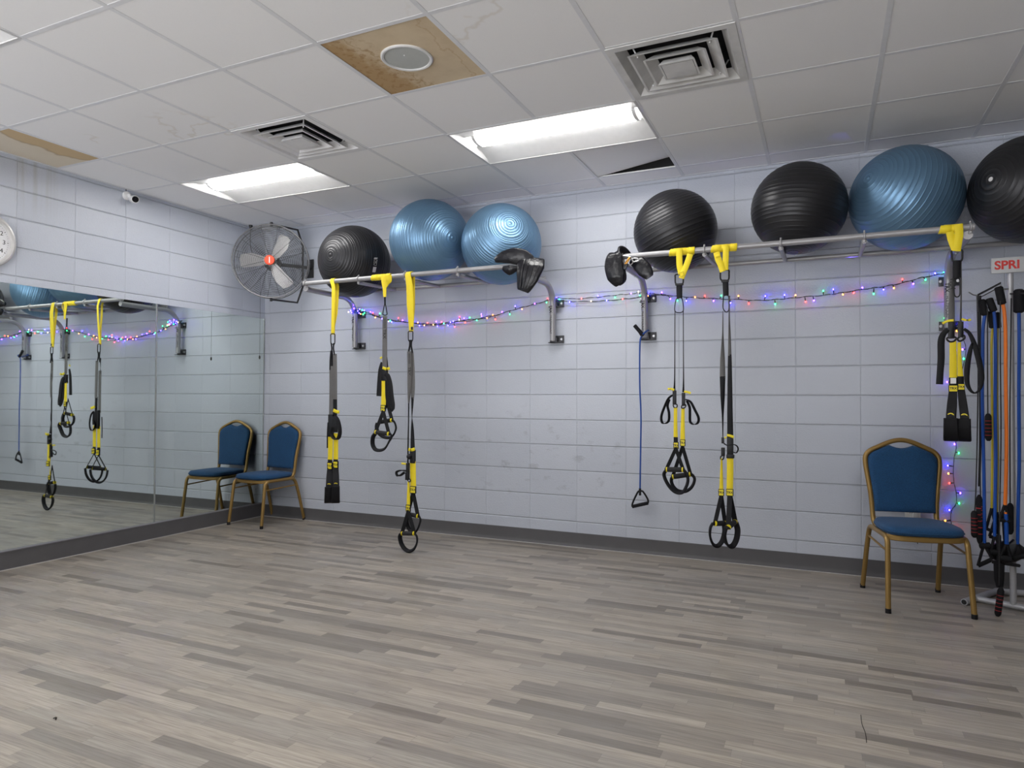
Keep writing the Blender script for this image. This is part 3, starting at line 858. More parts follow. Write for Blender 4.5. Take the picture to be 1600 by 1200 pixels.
def cam_tab(parent, y0, pts, w=5):
    strap('buckle_tab', M['yplastic'], parent, y0, pts, w, .006, 3)
def buckle(parent, y0, u, v, w, h, name='cam_buckle'):
    s = pxm(u, v, y0)
    return MB().obox(P(u, v, y0), X*w*s/2, Y*.011, Z*h*s/2).build(name, M['plastic'], parent, bevel=.003)
def wrap(parent, ua, ub, turns=1, y0=BY):
    # webbing wound round the bar between two places
    xa = P(ua, 430 if ua < 900 else 385, BY).x; xb = P(ub, 430 if ub < 900 else 385, BY).x
    mb = MB(); w = .038; n = 20
    k = max(2, int(round((xb-xa)/(w*.72))))
    for i in range(k):
        xc = xa+w/2+(xb-xa-w)*i/max(1, k-1)
        r = BR+.0035+.0012*(i % 2)
        ring = [(xc+.006*math.sin(2*PI*q/n+i), BY+r*math.cos(2*PI*q/n), BZ+r*math.sin(2*PI*q/n)) for q in range(n)]
        mb.ribbon(ring, w, (1, 0, 0), .0028, closed=True)
    return mb.build('anchor_wrap', M['yellow'], parent, angle=60)
def carabiner(parent, y0, u0, v0, u1, v1, r=.0042):
    um = (u0+u1)/2; w = (u1-u0)
    pts = [(u0+w*.08, v0), (u1-w*.08, v0), (u1, (v0*2+v1)/3), (u1-w*.06, v1-1), (um, v1), (u0+w*.06, v1-1), (u0, (v0*2+v1)/3)]
    return ln('carabiner', M['plastic'], parent, y0, pts, r, 4, True)
def handle(parent, y0, apex, L, R_, cradle, sw=5.0, cw=5.5, twist=20, cth=.014):
    # two webbing legs from the apex to the ends of a rubber grip, and the foot cradle below
    h = thing_part = MB()
    pa = P(apex[0], apex[1], y0+(apex[2] if len(apex) > 2 else 0)); pl, pr = PP([L, R_], y0)
    s = pxm(apex[0], apex[1], y0)
    g = MB(); d = (pr-pl); n_ = d.normalized()
    g.tube([pl+d*.06, pl+d*.10, pl+d*.90, pl+d*.94], [.014, .0165, .0165, .014], 16)
    go = g.build('grip', M['rubber'], parent)
    for a, b in ((0.0, .07), (.93, 1.0)):
        MB().tube([pl+d*a, pl+d*b], .0165, 16).build('grip_end', M['yplastic'], go)
    ca, sa = math.cos(math.radians(twist)), math.sin(math.radians(twist))
    for e in (pl, pr):
        mb = MB(); m1 = pa.lerp(e, .5)
        mb.ribbon([pa+Z*.01, pa, m1, e, e-Z*.012], sw*s, (ca, sa, 0), .005)
        mb.build('handle_strap', M['black'], parent)
    cp = smooth_path(PP(cradle, y0), 5)
    nrm = (cp[len(cp)//2]-cp[0]).cross(cp[-1]-cp[0]).normalized()
    rad = []
    cen = sum(cp, Vector())/len(cp)
    for p in cp:
        o = (p-cen); o = (o-nrm*o.dot(nrm)).normalized(); rad.append(nrm*.85+o*.5)
    MB().ribbon(cp, cw*s*1.15, [tuple(x) for x in rad], cth).build('foot_cradle', M['black'], parent)

SY = BY-.012
def edge_handle(parent, y0, apex, u, vt, vb, wpx, spx):
    # handle seen end-on: grip axis runs towards the viewer, cradle shows as a padded block
    s = pxm(u, vt, y0); a = P(apex[0], apex[1], y0)
    f = P(u, vt, y0); vd = f-CAM; vd.z = 0; vd.normalize(); wx = Vector((vd.y, -vd.x, 0))
    xf = f-vd*.062; xb = f+vd*.062+wx*.004; up_ = (f-CAM).z/((f-CAM).length)
    xf.z -= .062*up_; xb.z += .062*up_
    g = MB().tube([xf, xf.lerp(xb, .04), xf.lerp(xb, .96), xb], [.012, .0165, .0165, .012], 14).build('grip', M['rubber'], parent)
    for k in (.0, .93): MB().tube([xf.lerp(xb, k), xf.lerp(xb, k+.07)], .0172, 14).build('grip_end', M['yplastic'], g)
    for e in (xf, xb):
        MB().ribbon([a+Z*.012, a, a.lerp(e, .5), e, e-Z*.012], [spx*s*.8, spx*s*.9, spx*s, spx*s, spx*s], tuple(wx), .005).build('handle_strap', M['black'], parent)
    b = P(u, vb, y0); h = f.z-b.z; pts = []
    for k in range(13):
        t_ = PI*k/12
        q_ = f-vd*.074*math.cos(t_)*(1-.15*math.sin(t_)); q_.z = f.z-.012-(h-.018)*math.sin(t_)**.75-.062*up_*math.cos(t_)
        pts.append(q_)
    MB().ribbon(pts, [wpx*s*(.92+.08*math.sin(PI*k/12)) for k in range(13)], tuple(wx), .016).build('foot_cradle', M['black'], parent)
def trainer(label, u, v):
    return thing('suspension_trainer', label, 'suspension trainer', tuple(P(u, v, BY)), 'yellow and black suspension trainers')

# --- 1: leftmost, both handles level and edge-on
t = trainer('leftmost suspension trainer on the left rack, handles level and edge-on to the view', 521, 440)
p = [P(520, 523, BY-.004), P(520.3, 505, BY-.012), P(521, 470, BY-.020), P(521, 448, BY-.024)]
arc = [Vector((P(521.3, 436, BY).x+.004*k/6, BY-(BR+.004)*math.cos(PI*k/6), BZ+(BR+.004)*math.sin(PI*k/6))) for k in range(7)]
q = [P(526.8, 448, BY+.022), P(526, 470, BY+.018), P(524.5, 490, BY+.008), P(521.3, 508, BY), P(520.5, 523, BY)]
MB().ribbon(p+arc+q, [.033]*4+[.036]*7+[.036]*3+[.03, .03], (1, .12, 0), .003).build('anchor_strap', M['yellow'], t, angle=60)
carabiner(t, SY, 516.8, 522, 523.2, 538)
ln('anchor_loop', M['black'], t, SY, [(517.5, 536), (518.5, 545), (517.2, 556)], .006); ln('anchor_loop', M['black'], t, SY, [(521.5, 536), (521, 545), (523, 555)], .006)
strap('main_strap', M['black'], t, SY+.006, [(518, 548), (517.8, 562), (517.8, 578)], [3, 4.5, 5.5], tw=[60, 40, 20])
strap('main_strap', M['grey'], t, SY+.004, [(517.8, 572), (517.8, 610), (517.2, 652)], 6.2)
strap('main_strap', M['grey'], t, SY-.002, [(523.2, 553), (523.6, 590), (523.6, 624)], 6.2)
strap('main_strap', M['black'], t, SY, [(523.6, 622), (523.6, 645), (522.5, 660)], 6.2)
cam_tab(t, SY-.018, [(521, 641), (525.5, 643), (530, 644)], 4)
buckle(t, SY-.006, 517.5, 665, 7.5, 28, 'cam_buckle'); buckle(t, SY-.008, 523.5, 663, 6.5, 20)
strap('strap_tail', M['black'], t, SY-.02, [(523, 650), (528, 657), (531, 671), (530, 682), (526, 686.5), (521, 684), (518, 676), (521, 668)], 5, .004, tw=55)
strap('strap_tail', M['black'], t, SY+.01, [(513.5, 660), (512.5, 680), (512.3, 700)], 3, .004, tw=50)
strap('lower_strap', M['yellow'], t, SY, [(516.5, 678), (516.3, 700), (515.7, 719)], 7.3)
strap('lower_strap', M['yellow'], t, SY-.004, [(524.8, 677), (524.8, 700), (524.6, 718)], 7.3)
strap('lower_strap', M['black'], t, SY, [(515.7, 718), (515.6, 726)], 7.0); strap('lower_strap', M['black'], t, SY-.004, [(524.6, 717), (524.6, 724)], 7.0)
patch(t, SY-.004, 515.6, 728, 8, 9); patch(t, SY-.008, 524.6, 726, 8, 9)
edge_handle(t, SY, (515.5, 733), 514, 758.5, 786, 11, 7.6)
edge_handle(t, SY-.004, (524.6, 731), 524.5, 757.5, 786, 10.5, 7.6)

# --- 2: middle, shortened, wrapped on the bar
t = trainer('shortest suspension trainer on the left rack, anchor wound around the bar', 600, 434)
wrap(t, 582, 611)
strap('anchor_strap', M['yellow'], t, BY-.028, [(600, 432), (600, 440), (601, 452), (601.3, 464)], [8.5, 8, 5.5, 4.2], .006)
strap('anchor_strap', M['yellow'], t, BY-.030, [(607, 430), (608, 438), (605.5, 443), (603, 449)], [8, 7, 4, 2], .004, tw=30)
ln('anchor_loop', M['black'], t, SY, [(601.3, 462), (601.6, 477)], .007)
ln('carabiner', M['plastic'], t, SY, [(601.6, 475), (598.3, 489), (599, 492), (603.8, 492), (604.6, 489)], .0042, 4, True)
strap('main_strap', M['grey'], t, SY, [(601.3, 494), (601.2, 535), (601.1, 576)], 7.3)
text_mesh('lettering', 'TRX', .038, M['ink'], t, Matrix(((0, 1, 0, P(601, 522, SY).x), (0, 0, -1, SY-.0022), (-1, 0, 0, P(601, 522, SY).z), (0, 0, 0, 1))), .0003, bold=.001)
ga = MB()
for k in range(9):
    c = P(601.2, 498+k*1.7, SY-.0018); ga.obox(c, X*.012, Y*.0004, Z*.0018)
ga.build('size_marks', M['ink'], t, smooth=False)
strap('main_strap', M['black'], t, SY+.008, [(603.5, 558), (605, 572), (604.5, 585)], 3)
cam_tab(t, SY-.02, [(598, 574.5), (603.5, 576.5), (609, 575.5)], 3.6); cam_tab(t, SY+.01, [(594, 560), (597, 558)], 2.5)
buckle(t, SY, 601, 586, 7.5, 15)
strap('strap_tail', M['black'], t, SY+.012, [(597, 566), (594.5, 578), (593, 596), (592, 619)], [4, 6.5, 7, 7.5], .004)
strap('strap_tail', M['black'], t, SY-.012, [(601.5, 584), (606, 588), (609, 600), (611, 618), (613.5, 632), (614.3, 640)], [5, 7, 8, 8, 7, 4], .006)
strap('strap_tail', M['black'], t, SY-.006, [(605, 590), (605.5, 604), (606.5, 622), (610, 636), (614, 642)], [6, 7.5, 8, 7, 4], .006)
strap('lower_strap', M['yellow'], t, SY-.004, [(600, 593), (599.8, 612), (599, 634)], 7.3)
strap('lower_strap', M['yellow'], t, SY+.012, [(605.4, 580), (605.6, 592)], 2.5)
patch(t, SY-.006, 598.8, 638, 7.5, 8.5)
handle(t, SY-.01, (598.8, 643), (586.7, 675), (607.8, 678), [(586, 678), (582.6, 684), (582.5, 695), (587, 702.5), (595, 703.5), (602, 700), (608, 690), (612, 682), (609, 677)], 4.5, 5, 25)
handle(t, SY+.03, (605, 628), (592.5, 659.5), (612.5, 656.5), [(590, 661), (588.5, 667), (590.5, 675), (598, 682), (608, 684), (615, 679), (618.7, 669), (616.5, 660), (613, 657)], 4.5, 4.5, 25)

# --- 3: right, longest, nearly to the floor
t = trainer('longest suspension trainer on the left rack, lower handle almost touching the floor', 640, 430)
p = [P(642.5, 519, BY-.004), P(642.2, 500, BY-.008), P(641, 475, BY-.016), P(639.8, 445, BY-.024)]
x0_ = P(639.6, 430, BY).x
arc = [Vector((x0_+.014*k/6, BY-(BR+.004)*math.cos(PI*k/6), BZ+(BR+.004)*math.sin(PI*k/6))) for k in range(7)]
q = [P(644.5, 445, BY+.022), P(645, 475, BY+.014), P(644, 500, BY+.006), P(643, 519, BY)]
MB().ribbon(p+arc+q, [.034, .05, .062, .058]+[.050]*7+[.045, .04, .035, .03], (1, 0, 0), .0035).build('anchor_strap', M['yellow'], t, angle=60)
MB().obox(P(643.6, 513, BY-.012), X*.009, Y*.0006, Z*.012).build('stitched_mark', M['ink'], t, smooth=False)
carabiner(t, SY, 638, 518, 645, 533)
ln('anchor_loop', M['black'], t, SY, [(640.5, 531), (640.3, 540), (638.5, 549)], .007); ln('anchor_loop', M['black'], t, SY, [(643.2, 531), (642.5, 540), (644.5, 551)], .007)
strap('main_strap', M['grey'], t, SY, [(639.8, 549), (640, 580), (639.6, 610), (638.6, 630)], [6.6, 6.6, 5, 2.2], tw=[0, 0, 40, 70])
strap('main_strap', M['grey'], t, SY+.010, [(644.6, 551), (645.3, 580), (645.2, 605), (644.6, 623)], [3, 5.5, 6, 4.5])
text_mesh('lettering', 'TRX', .034, M['ink'], t, Matrix(((0, 1, 0, P(639.8, 580, SY).x), (0, 0, -1, SY-.0022), (-1, 0, 0, P(639.8, 580, SY).z), (0, 0, 0, 1))), .0003, bold=.001)
ga = MB()
for k in range(9): ga.obox(P(639.9, 553+k*1.8, SY-.0018), X*.010, Y*.0004, Z*.0018)
ga.build('size_marks', M['ink'], t, smooth=False)
strap('main_strap', M['black'], t, SY, [(638.6, 628), (638.3, 660), (637.6, 700), (637.4, 725)], [2.2, 1.8, 2.2, 2.6], tw=70)
strap('main_strap', M['black'], t, SY+.010, [(644.6, 621), (644, 640), (643.8, 653), (644.4, 672), (644.8, 701)], [4.2, 2, 1, 4, 6.6], tw=[0, 50, 75, 40, 0])
cam_tab(t, SY-.018, [(638.5, 702), (643, 703), (648, 701.5)], 4); cam_tab(t, SY+.002, [(627.5, 724), (631, 724.6), (635, 725)], 2.4)
buckle(t, SY+.004, 645, 713, 7.5, 18); MB().ball(P(639.5, 713.5, SY-.006), .022, 12, 8).build('cam_lever', M['plastic'], t)
strap('lower_strap', M['yellow'], t, SY+.004, [(645, 721), (645.4, 742), (645.7, 762)], 9)
patch(t, SY, 645.6, 765.3, 9, 9.5)
buckle(t, SY-.002, 637.4, 731, 4, 13); buckle(t, SY-.002, 636.6, 744, 5, 10)
ln('buckle_ring', M['plastic'], t, SY-.004, [(636, 748), (639, 747), (641.3, 751), (638.6, 753)], .004, 3, True)
strap('strap_tail', M['black'], t, SY-.01, [(635, 736), (630, 735), (624, 735.5), (619.5, 738), (621, 743), (626, 742.5), (632, 738)], 3.5, .008, tw=30)
strap('lower_strap', M['yellow'], t, SY-.004, [(638.4, 752), (638.4, 770), (638, 790)], [2.5, 4, 5], tw=[50, 30, 10])
patch(t, SY-.006, 638, 794, 7.2, 9)
handle(t, SY+.03, (645.6, 770), (637, 803), (653, 806.5), [(636, 806), (635.5, 815), (639, 826), (645, 832), (651, 829), (655.5, 819), (657, 812), (654.5, 806)], 5, 4.6, 20)
handle(t, SY-.012, (638, 799), (628, 833.5), (647.5, 833.5), [(626.5, 834), (625, 840), (627.5, 850), (633, 858), (640, 861.2), (647, 857.5), (651.5, 848), (651.5, 839), (648.5, 834)], 5, 5.2, 20)

# --- 4: right rack, two thin lines
t = trainer('suspension trainer on the right rack whose two straps hang edge-on as thin lines', 1066, 392)
wrap(t, 1047, 1085)
strap('anchor_strap', M['yellow'], t, BY-.030, [(1061.5, 388), (1061.5, 402), (1062, 416), (1064.5, 428)], [9.5, 9.5, 9.5, 9], .004)
strap('anchor_strap', M['yellow'], t, BY-.034, [(1078.5, 397), (1075, 408), (1070, 421), (1064.5, 435)], [9.5, 9.5, 9.5, 8.5], .004)
c = P(1065.3, 428.5, BY-.0375); rr = .013
sq = [c+Vector((a*math.cos(.3)-b*math.sin(.3), 0, a*math.sin(.3)+b*math.cos(.3))) for a, b in ((-rr, -rr), (rr, -rr), (rr, rr), (-rr, rr))]
MB().tube(sq, .0009, 4, closed=True).build('printed_box', M['ink'], t)
carabiner(t, SY, 1055, 429, 1067.6, 444, .005)
buckle(t, SY, 1061.5, 444.5, 12.5, 3.2, 'sling_bar')
strap('equalizer_sleeve', M['black'], t, SY, [(1061.5, 445), (1061.5, 456), (1061.8, 466)], [9.5, 9, 8.5], .012)
ln('equalizer_loop', M['plastic'], t, SY, [(1058, 466), (1055, 474), (1054.5, 486), (1060.5, 488.5), (1067.4, 486), (1067.2, 474), (1065, 466)], .0032, 4, True)
strap('main_strap', M['black'], t, SY, [(1054.6, 486), (1054.4, 540), (1054.2, 590), (1053.6, 610)], [1.4, 1.6, 2.4, 4], .004, tw=[80, 80, 70, 40])
strap('main_strap', M['black'], t, SY, [(1067.6, 486), (1067.8, 540), (1068, 590), (1067.8, 613)], [1.4, 1.6, 2.4, 4], .004, tw=[80, 80, 70, 40])
cam_tab(t, SY-.01, [(1043.5, 608), (1048, 607.5), (1053.5, 609.5)], 3.6); cam_tab(t, SY-.01, [(1069, 612), (1074, 612.5), (1079.3, 614.5)], 3.6)
buckle(t, SY, 1054, 621, 5.5, 22); buckle(t, SY, 1068, 624, 5, 21)
ln('buckle_ring', M['plastic'], t, SY, [(1052, 632), (1057.6, 632), (1057.5, 636.5), (1053.5, 637)], .004, 3, True)
ln('buckle_ring', M['plastic'], t, SY, [(1066, 633), (1071.5, 632.5), (1070, 637), (1065, 637.5)], .004, 3, True)
strap('strap_tail', M['black'], t, SY-.004, [(1052, 617), (1045, 622), (1039, 634), (1033.5, 650), (1034.5, 660), (1040, 661.5), (1045, 657), (1045.3, 645), (1043, 634), (1046, 624)], 4.6, .004, tw=45)
strap('strap_tail', M['black'], t, SY-.004, [(1071, 624), (1079, 628), (1086, 641), (1091.5, 653), (1090, 661), (1084, 663), (1078.5, 659), (1078, 646), (1077.5, 636), (1073, 626)], 4.8, .004, tw=45)
strap('lower_strap', M['yellow'], t, SY-.002, [(1055.6, 637), (1055.5, 660), (1055.8, 684)], [5.4, 5.6, 6.6]); strap('lower_strap', M['yellow'], t, SY+.004, [(1067.3, 637), (1066.8, 660), (1066.6, 687)], [5, 6, 7.6])
strap('lower_strap', M['black'], t, SY-.003, [(1055.8, 683), (1055.9, 692)], 6.6)
patch(t, SY-.005, 1056.3, 696, 8, 10.5); patch(t, SY+.002, 1066.8, 692, 8, 10.5)
handle(t, SY+.035, (1066.5, 698), (1051, 745), (1079, 741), [(1050, 746), (1049, 752), (1052, 760), (1059, 766.5), (1070, 768), (1079, 763), (1084, 755), (1085, 747), (1080.5, 741)], 5.5, 5.6, 15)
handle(t, SY-.014, (1056, 701), (1041, 733.5), (1067.5, 734), [(1040, 736), (1037.5, 741), (1040, 750), (1047, 761.5), (1056, 769), (1066, 769.5), (1072, 761), (1075, 750), (1073, 741), (1069, 735)], 5.5, 5.8, 15)

# --- 5: right rack, wide black strap
t = trainer('suspension trainer on the right rack with one wide black strap, right of the thin-lined one', 1132, 386)
wrap(t, 1112, 1151)
strap('anchor_strap', M['yellow'], t, BY-.030, [(1134.5, 384), (1134, 400), (1133.2, 422)], 9.4, .004)
strap('anchor_strap', M['yellow'], t, BY-.034, [(1119.5, 394), (1122, 404), (1126, 414), (1129.5, 424.5)], [10, 10, 9.5, 9], .004)
strap('anchor_strap', M['yellow'], t, BY-.038, [(1118, 401), (1125, 398.5)], 5, .004)
carabiner(t, SY, 1125.5, 422, 1139, 438, .005)
buckle(t, SY, 1133, 439.5, 11.5, 3.6, 'sling_bar')
strap('equalizer_sleeve', M['black'], t, SY, [(1133.5, 440), (1134, 452), (1134.3, 462)], [9, 9, 8.5], .012)
ln('equalizer_loop', M['plastic'], t, SY, [(1131.5, 462), (1130, 470), (1130, 482), (1134.5, 487.5), (1138.6, 484), (1138.8, 470), (1137.5, 462)], .0032, 4, True)
strap('main_strap', M['grey'], t, SY-.002, [(1139.8, 462), (1139.4, 490), (1139.8, 520), (1140.2, 556)], [3, 2.6, 4, 5.6], tw=[60, 60, 35, 10])
strap('main_strap', M['black'], t, SY-.002, [(1140.2, 554), (1140.4, 600), (1140.6, 640), (1141, 685)], [5.6, 7.6, 8.6, 9.6])
strap('main_strap', M['grey'], t, SY+.004, [(1129.6, 486), (1129.4, 520), (1129, 560), (1129, 590)], [1.2, 3, 7.5, 9], tw=[75, 60, 20, 0])
strap('main_strap', M['black'], t, SY+.004, [(1129, 588), (1129.1, 620), (1129.3, 650), (1129.5, 684)], [9, 7, 3.8, 1.6], tw=[0, 20, 50, 70])
cam_tab(t, SY-.02, [(1136, 680), (1141, 681), (1146.5, 683)], 4.2); cam_tab(t, SY+.002, [(1132, 684), (1135, 683.5)], 3)
buckle(t, SY+.004, 1129.4, 688, 3.8, 10); buckle(t, SY+.004, 1129.8, 706, 5.5, 14)
ln('buckle_ring', M['plastic'], t, SY+.003, [(1126.5, 713), (1131, 712), (1130, 717.5), (1126, 717.5)], .004, 3, True)
strap('strap_tail', M['black'], t, SY-.016, [(1131, 693), (1137, 696), (1145, 694.5), (1151, 696.5), (1153.3, 702), (1150.5, 707.5), (1146, 706.5)], 3.2, .004, tw=60)
buckle(t, SY-.004, 1141, 697, 10, 28); buckle(t, SY-.006, 1141.3, 713, 12.5, 6)
strap('lower_strap', M['yellow'], t, SY+.002, [(1127.6, 716), (1127.3, 740), (1127, 765)], [2.6, 4.5, 6.5], tw=[40, 20, 0])
strap('lower_strap', M['yellow'], t, SY-.004, [(1140.8, 715), (1140.8, 740), (1140.2, 765)], 10.2)
patch(t, SY-.002, 1127, 769.5, 8.8, 11); patch(t, SY-.008, 1140.3, 769.5, 11.3, 11.2)
handle(t, SY, (1127, 775), (1117, 818, -.03), (1133, 817.5, .03), [(1114, 817, -.03), (1110, 825, -.04), (1109.5, 838, -.03), (1114, 850, -.01), (1121, 853, .01), (1128, 846, .03), (1132, 832, .04), (1131.5, 822, .03)], 6.5, 6.6, 10)
handle(t, SY-.006, (1140.4, 775), (1138, 824, -.06), (1148.5, 815, .05), [(1134, 824, -.06), (1131.7, 838, -.05), (1136, 851, -.01), (1144, 853.5, .03), (1150.5, 843, .05), (1152.5, 828, .06), (1149, 816, .05)], 8.2, 8, 0)

# --- 6: right end, label plates close together
t = trainer('suspension trainer at the right end of the right rack, above the string of lights', 1486, 358)
wrap(t, 1468, 1500)
strap('anchor_strap', M['yellow'], t, BY-.030, [(1497.5, 350), (1498.5, 366), (1496.5, 380), (1494.5, 392.5)], [14, 13.5, 13.5, 13.5], .004)
strap('anchor_strap', M['yellow'], t, BY-.026, [(1484, 362), (1487, 374), (1492, 390)], [12, 13, 11], .004)
carabiner(t, SY, 1487, 391, 1503.5, 408, .005)
strap('equalizer_sleeve', M['black'], t, SY, [(1495, 407), (1495, 420), (1495.2, 434.5)], 12.5, .012)
ln('equalizer_loop', M['plastic'], t, SY, [(1492, 436), (1490.8, 446), (1491.5, 461), (1496, 464), (1499.6, 460), (1499.8, 446), (1499, 436)], .0032, 4, True)
strap('main_strap', M['grey'], t, SY+.004, [(1489, 435), (1488, 455), (1487, 480), (1486.6, 503)], [5, 8, 10, 10.5], tw=[50, 30, 10, 0])
strap('main_strap', M['grey'], t, SY+.002, [(1501.6, 405), (1501.8, 440), (1501.6, 470), (1501, 503)], [2.6, 3, 3.5, 5], tw=[50, 50, 45, 40])
text_mesh('lettering', 'TRX', .034, M['ink'], t, Matrix(((0, 1, 0, P(1488.3, 443, SY).x), (0, 0, -1, SY-.0022), (-1, 0, 0, P(1488.3, 443, SY).z), (0, 0, 0, 1))), .0003, bold=.001)
cam_tab(t, SY-.016, [(1472.5, 505.5), (1481, 501.5), (1490, 500.5)], 4.2); cam_tab(t, SY-.014, [(1502.5, 498.5), (1510, 500.5), (1517, 499.5)], 4.2)
buckle(t, SY-.002, 1486.3, 516, 10, 31); buckle(t, SY, 1501.2, 515, 8, 29)
ln('buckle_ring', M['plastic'], t, SY-.004, [(1479, 529), (1484, 534), (1491, 533), (1494, 528), (1487, 526)], .005, 3, True)
ln('buckle_ring', M['plastic'], t, SY-.004, [(1496, 530), (1500, 533), (1507, 529), (1506, 524), (1500, 526)], .005, 3, True)
strap('strap_tail', M['black'], t, SY-.012, [(1482, 515), (1474, 522), (1470.5, 534), (1470.5, 560), (1469, 582), (1468, 600.5)], [7, 10, 11.5, 11.5, 11, 11.5], .004)
strap('strap_tail', M['black'], t, SY-.012, [(1506, 514), (1514, 520), (1521, 534), (1527, 553), (1532, 575), (1534, 592), (1531.5, 607), (1524, 614), (1516.5, 610), (1511, 597), (1511.5, 572), (1516, 548), (1519.5, 536)], [5, 6, 8, 9.5, 9.5, 8.5, 5, 3, 5, 8, 9.5, 7, 4], .004)
strap('lower_strap', M['yellow'], t, SY-.004, [(1489, 533), (1489.3, 560), (1489.2, 591)], [11, 11.5, 12.3]); strap('lower_strap', M['yellow'], t, SY+.004, [(1498.6, 535), (1499, 560), (1500.6, 589)], [6, 6.5, 9.5])
strap('lower_strap', M['black'], t, SY-.005, [(1489.2, 590), (1489.2, 603)], 13); strap('lower_strap', M['black'], t, SY+.003, [(1500.8, 588), (1501, 602)], 10.5)
MB().obox(P(1489.5, 595, SY-.0075), X*.0135, Y*.0006, Z*.0155).build('care_tag', M['white'], t, smooth=False)
patch(t, SY-.007, 1489.2, 607, 14.3, 12.5); patch(t, SY+.002, 1501.8, 604.5, 11, 12)
edge_handle(t, SY-.006, (1489, 613), 1485.5, 650, 689, 24, 15)
edge_handle(t, SY+.004, (1502, 611), 1506.5, 651, 689.5, 22, 13)

# ------------------------------------------------------------------ padded slings on the bar ends
def pad(parent, pts, w, wd, th=.022, n=6, name='padded_loop'):
    return MB().ribbon(smooth_path(pts, n), lerp_list(w, n) if isinstance(w, list) else w, [tuple(Vector(a).lerp(Vector(b), k/n)) for a, b in zip(wd[:-1], wd[1:]) for k in range(n)]+[wd[-1]] if isinstance(wd[0], (tuple, Vector)) else wd, th).build(name, M['vinyl'], parent, angle=60)
t = thing('padded_sling', 'black padded sling draped over the right end of the left rack', 'sling', tuple(P(812, 405, BY)))
pad(t, [P(774, 406.5, BY-.055), P(786, 402, BY-.065), P(802, 400, BY-.065), P(817, 403, BY-.05), P(828, 410, BY-.03)], [.035, .085, .115, .12, .10], [(0, -.1, 1), (0, -.1, 1), (.1, -.1, 1), (.3, -.1, .9), (.4, -.1, .9)])
pad(t, [P(833, 404, BY-.02), P(829, 416, BY-.05), P(824, 434, BY-.065), P(817, 455, BY-.06)], [.17, .205, .17, .085], [(.88, 0, -.42), (.92, 0, -.36), (.95, 0, -.22), (.9, 0, -.3)], .03)
pad(t, [P(786, 419, BY-.05), P(796, 422, BY-.05), P(808, 419, BY-.04)], [.03, .075, .03], [(0, -.3, .95)]*3)
rg = MB()
for k in (-.055, -.02, .02, .055):
    pts = [P(833, 404, BY-.036)+Vector((k, 0, -k*.4)), P(829, 416, BY-.068)+Vector((k, 0, -k*.36)), P(824, 434, BY-.083)+Vector((k*.85, 0, -k*.2)), P(818, 450, BY-.08)+Vector((k*.5, 0, -k*.1))]
    rg.tube(smooth_path(pts, 4), .0045, 6)
rg.build('seam', M['vinyl'], t)
ln('carabiner', M['steel'], t, BY-.04, [(812.5, 419), (815.5, 424), (814.5, 431), (811.5, 428)], .004, 4, True)
ln('carabiner', M['steel'], t, BY-.02, [(794, 418), (798, 420), (796, 423)], .0035, 4, True)
t = thing('padded_sling', 'black padded sling hooked on the left end of the right rack', 'sling', tuple(P(972, 405, BY)))
pad(t, [P(984, 399, BY+.02), P(972, 392.5, BY-.01), P(962, 399, BY-.04), P(959, 415, BY-.05), P(963, 432, BY-.05), P(969, 445, BY-.04)], [.03, .07, .11, .125, .125, .06], [(.3, -.4, .9), (.3, -.3, .9), (1, 0, .3), (1, 0, 0), (1, 0, -.1), (1, 0, -.2)], .03)
pad(t, [P(966, 444, BY-.03), P(973, 436, BY-.03), P(972, 420, BY-.02), P(968, 408, BY-.01)], [.03, .05, .04, .03], [(1, 0, .2)]*4, .02)
pad(t, [P(987, 407, BY+.02), P(998, 412, BY), P(1008, 423, BY-.01), P(1015, 433, BY-.01)], [.05, .10, .10, .055], [(.6, 0, .8), (.6, 0, .8), (.75, 0, .6), (.95, 0, .2)], .03)
ln('carabiner', M['steel'], t, BY-.03, [(972, 400), (975, 411), (983, 414), (989, 410), (986, 402)], .0038, 4, True)
ln('carabiner', M['steel'], t, BY-.03, [(987, 404), (996, 404), (998, 407), (990, 409)], .0035, 4, True)
ln('snap_hook', simple('brass', (.65, .33, .06), .3, .8), t, BY-.045, [(979, 412), (984, 404), (983, 403), (976, 413)], .0045, 3, True)
MB().obox(P(977, 417, BY-.045), X*.014, Y*.01, Vector((.008, 0, .018))).build('strap_end', M['vinyl'], t, bevel=.003)

# ------------------------------------------------------------------ blue resistance tube on the rack post
t = thing('resistance_tube', 'blue resistance tube with black handles looped on the right rack post', 'resistance tube', tuple(P(1000, 530, -.11)))
yb_ = -.115
ln('tube', M['blue_tube'], t, yb_, [(1012, 516.5, .03), (1007, 520, -.01), (1002, 526), (999.8, 540), (999.6, 600), (1001.5, 650), (1001, 700), (1000, 766)], .0062, 6, seg=10)
ln('tube_loop', M['blue_tube'], t, yb_, [(1014, 516, .075), (1004, 519, .09), (1000, 522, .04), (1003, 524, 0)], .005, 5, seg=8)
MB().tube(PP([(991.5, 508.5), (1005, 524)], yb_), .0145, 12).build('handle_grip', M['foam'], t)
ln('handle_strap', M['black'], t, yb_, [(1000, 517.5), (998.5, 519.5), (1003, 527)], .005)
MB().tube(PP([(1000, 763), (1000, 774)], yb_), .009, 10).build('connector', M['plastic'], t)
for a in ([(1000, 768), (996.5, 769), (988.5, 786), (988, 792)], [(1000, 768), (1004.5, 768), (1012, 780), (1012.5, 786)]):
    ln('handle_strap', M['black'], t, yb_, a, .007)
MB().tube(PP([(988, 791.5), (1012.5, 786)], yb_), .013, 12).build('handle_grip', M['foam'], t)

